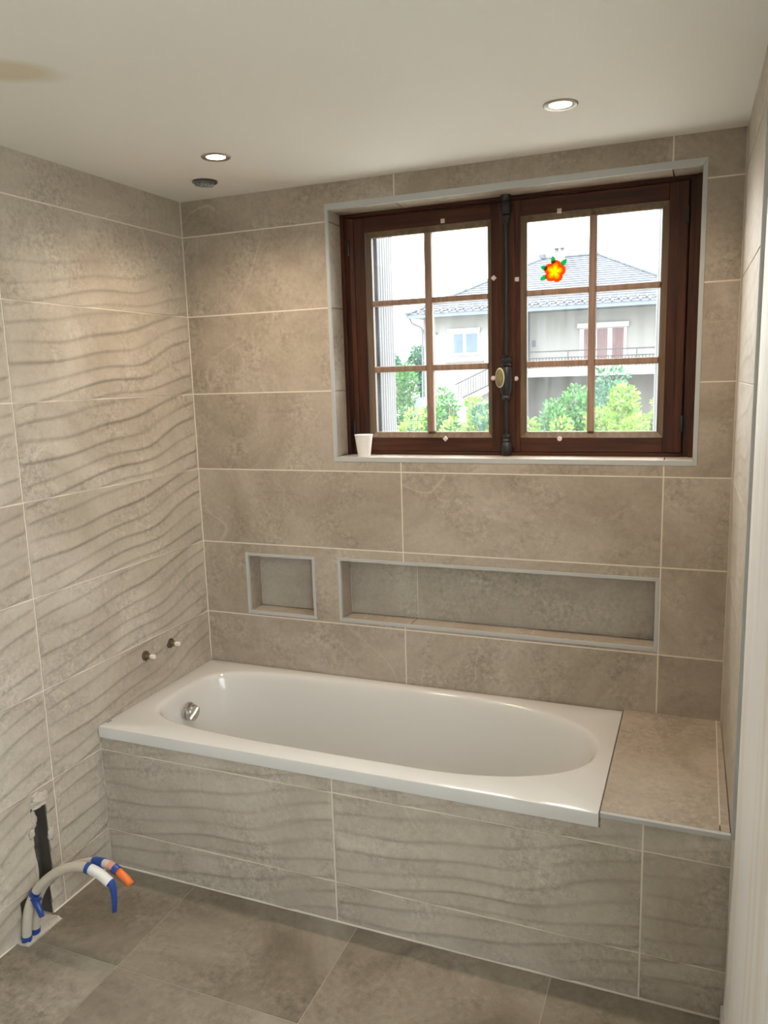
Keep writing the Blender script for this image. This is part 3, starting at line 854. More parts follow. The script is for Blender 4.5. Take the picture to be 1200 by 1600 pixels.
# ================================================================ WINDOW
win = empty('window_1', ((WIN[0]+WIN[1])/2, 0.13, WIN[2])); tag(win, 'dark brown wooden casement window with twelve panes', kind='structure')
wo = Vector(win.location)
def wb(name, mat, x0, x1, y0, y1, z0, z1, parent=None, bevel=0.002):
    m_ = MB(); m_.box(x0-wo.x, x1-wo.x, y0-wo.y, y1-wo.y, z0-wo.z, z1-wo.z)
    return m_.build(name, mat, parent or win, bevel=bevel)
FY0, FY1 = 0.112, 0.175
fr = empty('fixed_frame'); fr.parent = win
wb('frame_stile', M['wood'], WIN[0], 0.655, FY0, FY1, WIN[2], WIN[3], fr)
wb('frame_stile', M['wood'], 1.838, WIN[1], FY0, FY1, WIN[2], WIN[3], fr)
wb('frame_rail', M['wood_h'], 0.655, 1.838, FY0, FY1, 2.262, WIN[3], fr)
wb('frame_rail', M['wood_h'], 0.655, 1.838, FY0 - 0.004, FY1, WIN[2], 1.405, fr)
# raised reddish edge mouldings against the reveals
wb('edge_moulding', M['wood'], WIN[0], WIN[0]+0.014, FY0-0.012, FY0, WIN[2], WIN[3], fr)
wb('edge_moulding', M['wood'], WIN[1]-0.016, WIN[1], FY0-0.016, FY0, WIN[2], WIN[3], fr)
wb('edge_moulding', M['wood_h'], WIN[0]+0.014, WIN[1]-0.016, FY0-0.010, FY0, WIN[3]-0.010, WIN[3], fr)
SY0, SY1 = 0.106, 0.150
wb('frame_rebate', M['wood'], 0.655, 0.690, SY1+0.001, FY1, WIN[2], WIN[3], fr)
wb('frame_rebate', M['wood'], 1.805, 1.838, SY1+0.001, FY1, WIN[2], WIN[3], fr)
wb('frame_rebate', M['wood_h'], 0.690, 1.805, SY1+0.001, FY1, 2.232, 2.262, fr)
wb('frame_rebate', M['wood_h'], 0.690, 1.805, SY1+0.001, FY1, 1.405, 1.43, fr)
ZB = [1.406, 1.457, 1.476, 1.700, 1.722, 1.942, 1.962, 2.188, 2.206, 2.260]
def sash(name, xs, caps, label):
    """xs: stile out, bead out, glass left, muntin l, muntin r, glass right, bead, stile out"""
    s = empty(name); s.parent = win; s['label'] = label
    a, b, c, d, e, f, g, h = xs
    wb('stile', M['wood'], a, b, SY0, SY1, ZB[0], ZB[9], s)
    wb('stile', M['wood'], g, h, SY0, SY1, ZB[0], ZB[9], s)
    wb('rail', M['wood_h'], b, g, SY0+0.0005, SY1, ZB[0], ZB[1], s)
    wb('rail', M['wood_h'], b, g, SY0+0.0005, SY1, ZB[8], ZB[9], s)
    # glazing beads, sloping back towards the glass
    def bead(quad_out, quad_in):
        m_ = MB()
        p = [Vector((x, SY0+0.004, z))-wo for x, z in quad_out] + [Vector((x, SY0+0.016, z))-wo for x, z in quad_in]
        q = [Vector((x, SY1-0.01, z))-wo for x, z in quad_out] + [Vector((x, SY1-0.01, z))-wo for x, z in quad_in]
        m_.add(p + q, [(0,1,3,2),(4,6,7,5),(0,4,5,1),(2,3,7,6),(0,2,6,4),(1,5,7,3)])
        m_.build('glazing_bead', M['bead'], s)
    zi0, zi1, zo0, zo1 = ZB[2], ZB[7], ZB[1], ZB[8]
    bead([(b, zo0), (b, zo1)], [(c, zi0), (c, zi1)])
    bead([(g, zo0), (g, zo1)], [(f, zi0), (f, zi1)])
    bead([(b, zo0), (g, zo0)], [(c, zi0), (f, zi0)])
    bead([(b, zo1), (g, zo1)], [(c, zi1), (f, zi1)])
    wb('muntin', M['muntin'], d, e, SY0+0.006, SY1-0.008, ZB[2], ZB[7], s, 0.004)
    for z0, z1 in ((ZB[3], ZB[4]), (ZB[5], ZB[6])):
        wb('muntin', M['muntin'], c, d, SY0+0.006, SY1-0.008, z0, z1, s, 0.004)
        wb('muntin', M['muntin'], e, f, SY0+0.006, SY1-0.008, z0, z1, s, 0.004)
    for x0, x1 in ((c, d), (e, f)):
        for z0, z1 in ((ZB[2], ZB[3]), (ZB[4], ZB[5]), (ZB[6], ZB[7])):
            wb('pane', M['glass'], x0-0.002, x1+0.002, 0.1265, 0.1295, z0-0.002, z1+0.002, s, 0)
    for k, (x, z, kind) in enumerate(caps):
        cm = Matrix.Translation(Vector((x, SY0, z)) - wo) @ Matrix.Rotation(math.radians(90), 4, 'X')
        if kind == 'r':
            m_ = MB().lathe([(0.0, 0.006), (0.006, 0.006), (0.0085, 0.004), (0.0085, 0.0), (0.0, 0.0)], cm, 16)
        else:
            ang = {'s': 45, 'd': 0}[kind]
            m_ = MB().lathe([(0.0, 0.006), (0.008, 0.006), (0.0105, 0.004), (0.0105, 0.0), (0.0, 0.0)], cm @ Matrix.Rotation(math.radians(ang), 4, 'Z'), 4)
        m_.build('screw_button', M['cap'], s, smooth=(kind == 'r'), bevel=0.001)
    return s
sl = sash('sash', (0.657, 0.721, 0.742, 0.949, 0.976, 1.181, 1.197, 1.246),
          [(1.207, 2.010, 'd'), (1.203, 1.667, 'r'), (1.025, 2.218, 's'), (1.022, 1.452, 'd')], 'left casement with six dusty panes')
sr = sash('sash', (1.247, 1.300, 1.319, 1.528, 1.552, 1.756, 1.776, 1.836),
          [(1.288, 2.000, 's'), (1.285, 1.663, 'r'), (1.431, 2.210, 's'), (1.438, 1.452, 'r')], 'right casement with six dusty panes and a flower sticker')
# moulded strip over the meeting stiles, groove lines on outer stiles
wb('meeting_strip', M['wood'], 1.226, 1.281, SY0-0.008, SY0, 1.42, 2.25, sr, 0.003)
wb('stile_moulding', M['wood'], 1.806, 1.834, SY0-0.005, SY0, ZB[0], ZB[9], sr, 0.003)
wb('stile_moulding', M['wood'], 0.660, 0.680, SY0-0.005, SY0, ZB[0], ZB[9], sl, 0.003)
for x, z, p_ in ((0.660, 2.155, sl), (0.660, 1.495, sl), (1.832, 2.155, sr), (1.834, 1.500, sr)):
    hg = MB(); q = Vector((x, SY0-0.006, z)) - wo
    hg.tube([q + Vector((0, 0, -0.024)), q + Vector((0, 0, 0.024))], 0.006, 12)
    hg.tube([q + Vector((0, 0, -0.002)), q + Vector((0, 0, 0.002))], 0.0075, 12)
    hg.tube([q + Vector((0, 0, 0.024)), q + Vector((0, 0, 0.029))], [0.006, 0.002], 12)
    hg.build('hinge', M['iron'], p_, smooth=True)
# cremone bolt
cb = empty('cremone_bolt'); cb.parent = win; cb['label'] = 'black iron bolt with oval knob'
CX, CY = 1.2535, SY0 - 0.016
def cl(prof, name, mat=M['iron'], cx=CX, cy=CY):
    Tm_ = Matrix.Translation(Vector((cx, cy, 0)) - Vector((wo.x, wo.y, wo.z)))
    return MB().lathe(prof, Tm_, 20).build(name, mat, cb, smooth=True)
cl([(0.0, 1.41), (0.0068, 1.41), (0.0068, 2.27), (0.0, 2.27)], 'bolt_rod')
cl([(0.0, 2.286), (0.018, 2.286), (0.018, 2.262), (0.015, 2.258), (0.020, 2.244), (0.020, 2.226), (0.014, 2.214), (0.017, 2.208), (0.012, 2.200), (0.013, 2.190), (0.008, 2.184), (0.0, 2.184)], 'top_keeper')
cl([(0.0, 1.394), (0.016, 1.394), (0.016, 1.402), (0.021, 1.410), (0.022, 1.424), (0.017, 1.438), (0.013, 1.442), (0.015, 1.448), (0.012, 1.453), (0.0155, 1.459), (0.0155, 1.465), (0.008, 1.472), (0.0, 1.472)], 'bottom_keeper')
cl([(0.0, 1.588), (0.010, 1.588), (0.017, 1.598), (0.014, 1.606), (0.020, 1.618), (0.022, 1.660), (0.020, 1.700), (0.015, 1.706), (0.020, 1.712), (0.015, 1.718), (0.020, 1.724), (0.020, 1.730), (0.014, 1.736), (0.017, 1.742), (0.008, 1.748), (0.0, 1.748)], 'gear_case')
# oval knob turned towards the room
K = Matrix.Translation(Vector((1.243, CY - 0.052, 1.668)) - wo) @ Matrix.Rotation(math.radians(90), 4, 'X') @ Matrix.Diagonal((0.46, 1.0, 1.0, 1.0))
kn = MB().lathe([(0.0, -0.012), (0.024, -0.012), (0.034, -0.004), (0.034, 0.003), (0.030, 0.006)], K, 32).build('oval_knob', M['porcelain'], cb, smooth=True)
MB().lathe([(0.030, 0.0035), (0.026, 0.0065), (0.0, 0.0075)], K, 32).build('knob_face', M['knob_face'], cb, smooth=True)
MB().tube([Vector((1.247, CY, 1.668)) - wo, Vector((1.243, CY - 0.045, 1.668)) - wo], [0.010, 0.007], 12).build('knob_stem', M['iron'], cb, smooth=True)

# flower sticker stuck to the pane
fc = Vector((1.4135, 0.1245, 2.019))
fl = empty('flower_sticker', fc); tag(fl, 'orange and yellow flower sticker with green leaves on a window pane', 'sticker')
def blob(name, f, mat, y0, y1, nn=60):
    pts = [Vector((f(2*math.pi*k/nn)*math.cos(2*math.pi*k/nn), y0, f(2*math.pi*k/nn)*math.sin(2*math.pi*k/nn))) for k in range(nn)]
    m_ = MB(); m_.prism(pts, (0, y1 - y0, 0)); return m_.build(name, mat, fl)
def lobes(R, base, p): return lambda a: R*(base + (1-base)*abs(math.cos(2.5*(a - 0.15)))**p)
def band(name, f_in, f_out, mat, y0=-0.0012, y1=0.0018, nn=80):
    m_ = MB(); vv = []; ff = []
    for k in range(nn):
        a = 2*math.pi*k/nn; c, s_ = math.cos(a), math.sin(a)
        for r in (f_in(a), f_out(a)):
            for y in (y0, y1): vv.append((r*c, y, r*s_))
    for k in range(nn):
        b0, b1 = 4*k, 4*((k+1) % nn)
        ff += [(b0, b0+2, b1+2, b1), (b0+1, b1+1, b1+3, b0+3), (b0+2, b0+3, b1+3, b1+2), (b0, b1, b1+1, b0+1)]
    m_.add(vv, ff); return m_.build(name, mat, fl)
f0, f1, f2 = lobes(0.037, 0.76, 0.5), lobes(0.0265, 0.62, 0.8), lobes(0.018, 0.42, 1.2)
band('orange_petals', f1, f0, M['gel_orange'])
band('amber_petals', f2, f1, M['gel_amber'])
blob('yellow_heart', f2, M['gel_yellow'], -0.0012, 0.0018, 80)
for ang, rad in ((98, 0.038), (42, 0.041), (158, 0.039), (206, 0.043)):
    c_ = Vector((rad*math.cos(math.radians(ang)), 0, rad*math.sin(math.radians(ang))))
    d_ = c_.normalized(); pz = Vector((-d_.z, 0, d_.x))
    pts = [c_ + d_*(0.012*math.cos(t)) + pz*(0.0095*math.sin(t)*(0.8 - 0.25*math.cos(t))) for t in [2*math.pi*k/16 for k in range(16)]]
    m_ = MB(); m_.prism([p + Vector((0, -0.0005, 0)) for p in pts], (0, 0.002, 0)); m_.build('leaf', M['gel_green'], fl)

# paper cup on the sill
cup = empty('paper_cup', (0.7235, 0.036, WIN[2])); tag(cup, 'small white paper cup standing on the window sill', 'cup')
MB().lathe([(0.0, 0.003), (0.0225, 0.003), (0.0225, 0.0), (0.0235, 0.0), (0.0335, 0.079), (0.0325, 0.079), (0.0226, 0.005), (0.0, 0.005)], None, 40).build('cup_body', M['card'], cup, smooth=True)
ringp = [(0.0337*math.cos(2*math.pi*k/40), 0.0337*math.sin(2*math.pi*k/40), 0.0795) for k in range(41)]
MB().tube(ringp, 0.0016, 8, caps=False).build('rolled_rim', M['card'], cup, smooth=True)

# ================================================================ CEILING LIGHTS AND DUCT
def downlight(x, y, label):
    d = empty('ceiling_downlight', (x, y, ZC)); tag(d, label, 'ceiling light', 'recessed round downlights')
    MB().lathe([(0.0455, 0.0), (0.0455, -0.002), (0.043, -0.004), (0.034, -0.0035), (0.0295, -0.0008), (0.0295, 0.0)], None, 48).build('nickel_ring', M['nickel'], d, smooth=True)
    MB().lathe([(0.0295, -0.0010), (0.020, -0.0018), (0.0, -0.0022)], None, 32).build('lens', M['lens'], d, smooth=True)
    ld = bpy.data.lights.new('downlight_beam', 'SPOT')
    ld.energy = LAMP_W; ld.color = LAMP_COL; ld.spot_size = math.radians(150); ld.spot_blend = 0.9; ld.shadow_soft_size = 0.024
    lo = bpy.data.objects.new('downlight_beam', ld); link(lo, d); lo.location = (0, 0, -0.008)
    return d
downlight(0.471, -0.456, 'lit round downlight near the foil duct in the ceiling')
downlight(1.523, -0.440, 'lit round downlight in the ceiling above the window')

dt = empty('ventilation_duct', (DUCT[0], DUCT[1], ZC)); tag(dt, 'open end of a foil ventilation duct in the ceiling', 'duct')
vs_, fs = [], []
nn = 48
prof = [(0.0435, -0.004), (0.041, -0.006), (0.039, -0.002), (0.0395, 0.008), (0.037, 0.014), (0.0395, 0.020), (0.037, 0.026), (0.0395, 0.032), (0.037, 0.05), (0.037, 0.10)]
for i, (r, z) in enumerate(prof):
    for k in range(nn):
        a = 2*math.pi*k/nn
        w_ = 0.0022*mnoise.noise(Vector((math.cos(a)*6, math.sin(a)*6, z*120))) if i else 0.0
        vs_.append(((r + w_)*math.cos(a), (r + w_)*math.sin(a), z + w_*0.8))
for i in range(len(prof)-1):
    for k in range(nn):
        k2 = (k+1) % nn; fs.append((i*nn+k, i*nn+k2, (i+1)*nn+k2, (i+1)*nn+k))
fs.append(tuple((len(prof)-1)*nn + k for k in range(nn)))
MB().add(vs_, fs).build('duct_sleeve', M['duct_dark'], dt, smooth='all')
# crumpled foil lip on the far inside edge
vs_, fs = [], []
for i in range(5):
    for k in range(25):
        a = math.radians(70 + 150*k/24)
        r = 0.0405 - 0.006*i/4 + 0.0045*mnoise.noise(Vector((k*0.9, i*0.8, 2)))
        z = 0.006 - 0.018*i/4 + 0.005*mnoise.noise(Vector((k*0.8, i*0.9, 7)))
        vs_.append((r*math.cos(a), r*math.sin(a), z))
for i in range(4):
    for k in range(24):
        fs.append((i*25+k, i*25+k+1, (i+1)*25+k+1, (i+1)*25+k))
MB().add(vs_, fs).build('crumpled_foil', M['foil'], dt)

# ================================================================ WATER STUBS
def stub(y, z, label, plug_mat):
    s = empty('water_stub', (0.0, y, z)); tag(s, label, 'pipe stub', 'capped water stubs over the bathtub')
    Rm = Matrix.Rotation(math.radians(90), 4, 'Y')
    MB().lathe([(0.0, 0.0015), (0.011, 0.0015), (0.011, 0.006), (0.019, 0.006), (0.0195, 0.0), (0.0, 0.0)], Rm, 24).build('hole_shade_ring', M['cavity'], s, smooth=True)  # dark ring stands in for the shade inside the pipe hole
    MB().lathe([(0.0, 0.001), (0.0105, 0.001), (0.0105, 0.026), (0.009, 0.027), (0.0, 0.027)], Rm, 20).build('brass_nipple', M['brass'], s, smooth=True)
    MB().lathe([(0.0, 0.026), (0.0075, 0.026), (0.0095, 0.031), (0.0095, 0.044), (0.008, 0.046), (0.0, 0.046)], Rm, 6).build('plug', plug_mat, s, bevel=0.001)
stub(-0.4165, 0.6845, 'capped brass water stub farther from the corner over the bathtub', M['card'])
stub(-0.267, 0.6845, 'capped brass water stub nearest the corner over the bathtub', M['card'])

# ================================================================ SLEEVED PIPES FROM THE FLOOR
pa = empty('insulated_pipe', (0.03, -1.078, 0.0)); tag(pa, 'cream sleeved pipe ending in a white sleeve with blue tape', 'pipe')
pb = empty('insulated_pipe', (0.03, -1.045, 0.0)); tag(pb, 'cream sleeved pipe ending in a bare orange tip', 'pipe')
def rel(pts, e): return [Vector(p) - Vector(e.location) for p in pts]
A = spline([(0.022, -1.086, -0.012), (0.026, -1.082, 0.05), (0.034, -1.070, 0.115), (0.062, -1.054, 0.170), (0.115, -1.044, 0.220), (0.180, -1.040, 0.256), (0.240, -1.038, 0.268), (0.290, -1.038, 0.260), (0.332, -1.040, 0.240)], 8)
def wob(i, s): return 1 + 0.06*mnoise.noise(Vector((i*0.5, s, 0)))
cut = int(len(A)*0.79)
MB().tube(rel(A[:cut+1], pa), [0.0142*wob(i, 1) for i in range(cut+1)], 14).build('cream_sleeve', M['sheath'], pa, smooth=True)
MB().tube(rel(A[cut:], pa), [0.0150]*len(A[cut:]), 16, caps=False).build('white_sleeve', M['sheath_white'], pa, smooth=True)
MB().tube(rel(A[cut-2:cut+1], pa), 0.0168, 16).build('tape_band', M['blue'], pa, smooth=True)
MB().tube(rel(A[1:5], pa), 0.0158, 16).build('tape_band', M['blue'], pa, smooth=True)
tip = A[-1]
MB().tube(rel([A[-3], A[-2], tip + Vector((0.001, 0, -0.001))], pa), 0.0128, 14).build('blue_tape_plug', M['blue'], pa, smooth=True)
def ribbon(name, pts, w, mat, e, wdir=Vector((0.3, -1, 0))):
    P = spline(pts, 6); wd = wdir.normalized(); m_ = MB(); vs2, fs2 = [], []
    for i, p in enumerate(P):
        k = w*(1 - 0.45*i/len(P))
        vs2 += [p + wd*k/2 - e.location, p - wd*k/2 - e.location]
    for i in range(len(P)-1): fs2.append((2*i, 2*i+1, 2*i+3, 2*i+2))
    o = m_.add(vs2, fs2).build(name, mat, e, smooth='all')
    sm = o.modifiers.new('thickness', 'SOLIDIFY'); sm.thickness = 0.0012
    return o
ribbon('tape_tail', [tip + Vector((0.004, -0.002, 0.010)), tip + Vector((0.013, -0.004, -0.012)), tip + Vector((0.016, -0.006, -0.05)), tip + Vector((0.013, -0.008, -0.088))], 0.022, M['blue'], pa, Vector((1, 1, 0)))
# tape knot low on the bend
MB().tube(rel(A[20:23], pa), 0.0160, 16).build('tape_band', M['blue'], pa, smooth=True)
kn_ = A[21]
ribbon('tape_tail', [kn_ + Vector((0.008, -0.012, -0.004)), kn_ + Vector((0.026, -0.02, -0.014)), kn_ + Vector((0.042, -0.024, -0.036)), kn_ + Vector((0.046, -0.024, -0.052))], 0.024, M['blue'], pa, Vector((1, 1, 0.3)))
ribbon('tape_tail', [kn_ + Vector((0.006, -0.012, -0.004)), kn_ + Vector((0.030, -0.02, 0.0)), kn_ + Vector((0.050, -0.02, 0.012))], 0.018, M['blue'], pa, Vector((-0.4, -0.3, 0.9)))
B = spline([(0.020, -1.050, -0.012), (0.024, -1.046, 0.05), (0.032, -1.034, 0.115), (0.058, -1.020, 0.165), (0.108, -1.010, 0.206), (0.170, -1.004, 0.238), (0.240, -1.002, 0.264), (0.298, -1.002, 0.266), (0.340, -1.004, 0.250)], 8)
MB().tube(rel(B[:50], pb), [0.0135*wob(i, 5) for i in range(50)], 14).build('cream_sleeve', M['sheath'], pb, smooth=True)
MB().tube(rel(B[48:54], pb), 0.0145, 14).build('tape_band', M['blue'], pb, smooth=True)
MB().tube(rel(B[49:58], pb), 0.0122, 14).build('bare_sleeve', M['sheath'], pb, smooth=True)
MB().tube(rel(B[56:60], pb), 0.0128, 14).build('faded_red_band', M['pink'], pb, smooth=True)
MB().tube(rel(B[59:63], pb), 0.0142, 14).build('tape_band', M['blue'], pb, smooth=True)
e1 = B[-1]; dirB = (B[-1] - B[-3]).normalized()
OT = [B[-4], B[-1], e1 + dirB*0.022 + Vector((0, 0, -0.004)), e1 + dirB*0.040 + Vector((0, 0, -0.012))]
o = MB().tube(rel(OT, pb), [0.0105, 0.0115, 0.0125, 0.0115], 12, caps=False).build('orange_tip', M['orange'], pb, smooth=True)
o.modifiers.new('wall', 'SOLIDIFY').thickness = 0.0025
MB().tube(rel(B[1:5], pb), 0.0150, 16).build('tape_band', M['blue'], pb, smooth=True)

# ================================================================ OUTSIDE
CAM = Vector((1.89461, -2.64971, 1.67646))
GZ = -1.15
mb = MB(); mb.box(-70, 60, -40, 130, GZ - 0.3, GZ)
o = mb.build('ground', M['gravel']); tag(o, 'pale gravel yard and street outside the window', kind='structure')

# shutters folded open outside the window
def shutter(hinge, end, label, nb=7):
    h = Vector((*hinge, 0)); e = Vector((*end, 0)); L_ = (e - h).length
    s = empty('window_shutter', (h.x, h.y, 1.34)); tag(s, label, 'shutter', 'wooden shutters folded open')
    s.rotation_euler = (0, 0, math.atan2(e.y - h.y, e.x - h.x))
    bw = L_/nb
    for k in range(nb):
        MB().box(k*bw + 0.008, (k+1)*bw - 0.008, -0.012, 0.012, 0, 1.06).build('board', M['shutter'], s, bevel=0.003)
        if k < nb-1: MB().box((k+1)*bw - 0.008, (k+1)*bw + 0.008, -0.004, 0.004, 0, 1.06).build('groove', M['shutter_dark'], s)
    MB().box(-0.03, 0.0, -0.016, 0.016, 0, 1.06).build('hinge_stile', M['shutter_dark'], s, bevel=0.003)
shutter((0.672, 0.315), (0.505, 0.92), 'weathered grooved shutter outside the left casement')
shutter((1.800, 0.330), (1.712, 0.90), 'weathered shutter seen edge-on outside the right casement')

# ---- neighbouring house
S_ = 40.0
def HP(dx, D, dz=None, z=None):
    return Vector((CAM.x + dx*D, CAM.y + D, (CAM.z + dz*D) if dz is not None else z))
house = empty('neighbour_house', HP(-0.2, 44, z=GZ)); tag(house, 'pale two-storey house with a hipped grey tile roof', 'house')
ho = Vector(house.location)
def hb(name, mat, p0, p1, parent=None):
    m_ = MB(); m_.box(p0[0]-ho.x, p1[0]-ho.x, p0[1]-ho.y, p1[1]-ho.y, p0[2]-ho.z, p1[2]-ho.z)
    return m_.build(name, mat, parent or house)
yF = CAM.y + 40.0            # left block facade
yR = CAM.y + 40.9            # set-back facade behind the balcony
xL = CAM.x - 0.345*40; xM = CAM.x - 0.2125*40; xE = CAM.x + 0.2
zE = CAM.z + 0.0815*39
hb('wall_block', M['render'], (xL, yF, GZ), (xM, yF + 10, zE + 0.3))
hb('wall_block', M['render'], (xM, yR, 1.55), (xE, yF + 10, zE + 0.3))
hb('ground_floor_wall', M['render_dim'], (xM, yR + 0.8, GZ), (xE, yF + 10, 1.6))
# window of the left block
def W(dx, D): return CAM.x + dx*D
wz1, wz0 = CAM.z + 0.0572*40, CAM.z + 0.0266*40
wx0, wx1 = W(-0.3086, 40), W(-0.2684, 40)
hw = hb('house_window', M['house_white'], (wx0, yF - 0.05, wz0), (wx1, yF + 0.02, wz1))
mid = (wx0 + wx1)/2
for a, b in ((wx0 + 0.22, mid - 0.08), (mid + 0.08, wx1 - 0.12)):
    hb('pane', M['house_glass'], (a, yF - 0.06, wz0 + 0.14), (b, yF - 0.02, wz1 - 0.12), hw)
hb('roller_box', M['house_white'], (wx0 - 0.1, yF - 0.14, wz1), (wx1 + 0.05, yF + 0.02, wz1 + 0.16))
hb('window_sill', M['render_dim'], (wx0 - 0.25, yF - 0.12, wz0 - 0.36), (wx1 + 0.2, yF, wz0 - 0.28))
hb('wall_vent', M['fascia'], (W(-0.3265, 40) - 0.06, yF - 0.03, CAM.z + 0.055*40), (W(-0.3265, 40) + 0.06, yF, CAM.z + 0.058*40))
# balcony door with curtains
dx0, dx1 = W(-0.1425, 40.9), W(-0.0868, 40.9)
dz0, dz1 = CAM.z + 0.006*40.9, CAM.z + 0.0535*40.9
dr = hb('balcony_door', M['house_white'], (dx0, yR - 0.05, dz0), (dx1, yR + 0.02, dz1))
for f0, f1 in ((0.10, 0.32), (0.38, 0.60), (0.70, 0.94)):
    a, b = dx0 + (dx1-dx0)*f0, dx0 + (dx1-dx0)*f1
    nfold = 6
    for k in range(nfold):
        xx0 = a + (b-a)*k/nfold; xx1 = a + (b-a)*(k+0.86)/nfold
        hb('curtain_fold', M['curtain'], (xx0, yR - 0.07 - 0.015*(k % 2), dz0 + 0.1), (xx1, yR - 0.03, dz1 - 0.05), dr)
hb('roller_box', M['house_white'], (dx0 - 0.1, yR - 0.2, dz1), (dx1 + 0.1, yR + 0.02, dz1 + 0.24))
hb('wall_lamp', M['fascia'], (W(-0.2005, 40.9), yR - 0.05, CAM.z + 0.034*40.9), (W(-0.1965, 40.9), yR, CAM.z + 0.042*40.9))
hb('corner_post', M['fascia'], (xM, yR - 0.12, 1.6), (xM + 0.16, yR, zE))
# balcony slab and rail
yB = CAM.y + 39.0
hb('balcony_slab', M['house_white'], (xM, yB, CAM.z - 0.0035*39), (xE, yR + 0.85, CAM.z + 0.003*39))
hb('balcony_tiles', M['terracotta'], (xM, yB - 0.05, CAM.z + 0.003*39), (xE, yR, CAM.z + 0.0072*39))
rl = empty('balcony_railing'); rl.parent = house
zt, zm, zb0 = CAM.z + 0.0275*39, CAM.z + 0.0195*39, CAM.z + 0.0072*39
m_ = MB(); m_.box(xM-ho.x, xE-ho.x, yB+0.02-ho.y, yB+0.06-ho.y, zt-0.032-ho.z, zt+0.032-ho.z); m_.build('top_rail', M['rail'], rl)
m_ = MB(); m_.box(xM-ho.x, xE-ho.x, yB+0.02-ho.y, yB+0.06-ho.y, zm-0.026-ho.z, zm+0.026-ho.z); m_.build('middle_rail', M['rail'], rl)
bal = MB(); bal.box(-0.022, 0.022, 0.025, 0.05, 0, zm - zb0); bm_ = bal.mesh('baluster', M['rail'])
x = xM + 0.1
while x < xE:
    b_ = bpy.data.objects.new('baluster', bm_); link(b_, rl); b_.location = (x-ho.x, yB-ho.y, zb0-ho.z); x += 0.155
pm = MB(); pm.box(-0.022, 0.022, 0.015, 0.06, 0, zt - zb0); pmm = pm.mesh('rail_post', M['rail'])
for dx in (-0.212, -0.1565, -0.075, -0.02):
    b_ = bpy.data.objects.new('rail_post', pmm); link(b_, rl); b_.location = (W(dx, 39)-ho.x, yB-ho.y, zb0-ho.z)
hb('cellar_door', M['fascia'], (W(-0.208, 41.7), yR + 0.74, GZ), (W(-0.2035, 41.7), yR + 0.79, 0.9))
hb('meter_box', M['house_white'], (W(-0.052, 39), yB - 0.3, CAM.z - 0.005*39), (W(-0.0495, 39), yB - 0.1, CAM.z + 0.003*39))
# outside stair rail climbing to the balcony
sp0, sp1 = HP(-0.3025, 39.4, -0.0105), HP(-0.225, 39.4, 0.0235)
m_ = MB(); m_.tube([sp0-ho, sp1-ho], 0.028, 8); m_.build('stair_handrail', M['rail'], house)
st0, st1 = HP(-0.2925, 39.4, -0.0275), HP(-0.222, 39.4, 0.0035)
m_ = MB(); m_.tube([st0-ho, st1-ho], 0.03, 8); m_.build('stair_bottom_rail', M['rail'], house)
for k in range(22):
    t = k/21
    p = sp0.lerp(sp1, 0.06 + 0.9*t); q = st0.lerp(st1, 0.0 + 0.97*t)
    m_ = MB(); m_.tube([Vector((p.x, p.y, p.z))-ho, Vector((p.x, p.y, q.z + (p.x-q.x)*0.45))-ho], 0.012, 6); m_.build('stair_baluster', M['rail'], house)
m_ = MB()
fl_pts = [(st0.x, st0.z - 0.35), (st1.x, st1.z - 0.35), (st1.x, st1.z + 0.0), (st0.x, st0.z + 0.0)]
m_.prism([Vector((x_, CAM.y + 39.45, z_)) - ho for x_, z_ in fl_pts], (0, 0.55, 0)); m_.build('stair_flight', M['house_white'], house)
# hipped roof in stepped courses
eL, eR = W(-0.3683, 39), CAM.x + 0.35
yE0, yE1 = CAM.y + 39.0, CAM.y + 51.8
zR = CAM.z + 0.1385*45.4; rL, rR = W(-0.189, 45.4), W(-0.121, 45.4); yRd = CAM.y + 45.4
roof = empty('roof'); roof.parent = house
NC = 22
def ringat(t, dz=0.0):
    return [Vector((eL + (rL-eL)*t, yE0 + (yRd-yE0)*t, zE + (zR-zE)*t + dz)), Vector((eR + (rR-eR)*t, yE0 + (yRd-yE0)*t, zE + (zR-zE)*t + dz)),
            Vector((eR + (rR-eR)*t, yE1 + (yRd-yE1)*t, zE + (zR-zE)*t + dz)), Vector((eL + (rL-eL)*t, yE1 + (yRd-yE1)*t, zE + (zR-zE)*t + dz))]
for c in range(NC):
    r0, r1 = ringat(c/NC, 0.07), ringat((c+1)/NC, 0.0); r0b = ringat(c/NC, -0.02)
    m_ = MB(); P_ = [p-ho for p in r0 + r1 + r0b]; f_ = []
    for k in range(4):
        k2 = (k+1) % 4
        f_.append((k, k2, 4+k2, 4+k)); f_.append((8+k, 8+k2, k2, k))
    m_.add(P_, f_); m_.build('tile_course', M['roof'], roof)
    # rounded tile ends along the nearest courses of the front slope
    if c < 2:
        a0 = r0[0]; a1 = r0[1]; cnt = int((a1.x - a0.x)/0.42)
        m2 = MB()
        for k in range(cnt):
            xx = a0.x + 0.2 + k*0.42; d_ = (r1[0]-r0[0])
            m2.tube([Vector((xx, a0.y - 0.01, a0.z + 0.005))-ho, Vector((xx, a0.y + d_.y*1.05, a0.z + 0.02 + (zR-zE)/NC))-ho], 0.06, 6, caps=True)
        o = m2.build('tile_rolls', M['roof'], roof); o['kind'] = 'stuff'
for a_, b_ in ((ringat(0)[0], Vector((rL, yRd, zR))), (ringat(0)[1], Vector((rR, yRd, zR))), (Vector((rL, yRd, zR)), Vector((rR, yRd, zR)))):
    m_ = MB(); m_.tube([a_-ho+Vector((0, 0, 0.06)), b_-ho+Vector((0, 0, 0.06))], 0.12, 8); m_.build('ridge_tiles', M['roof'], roof)
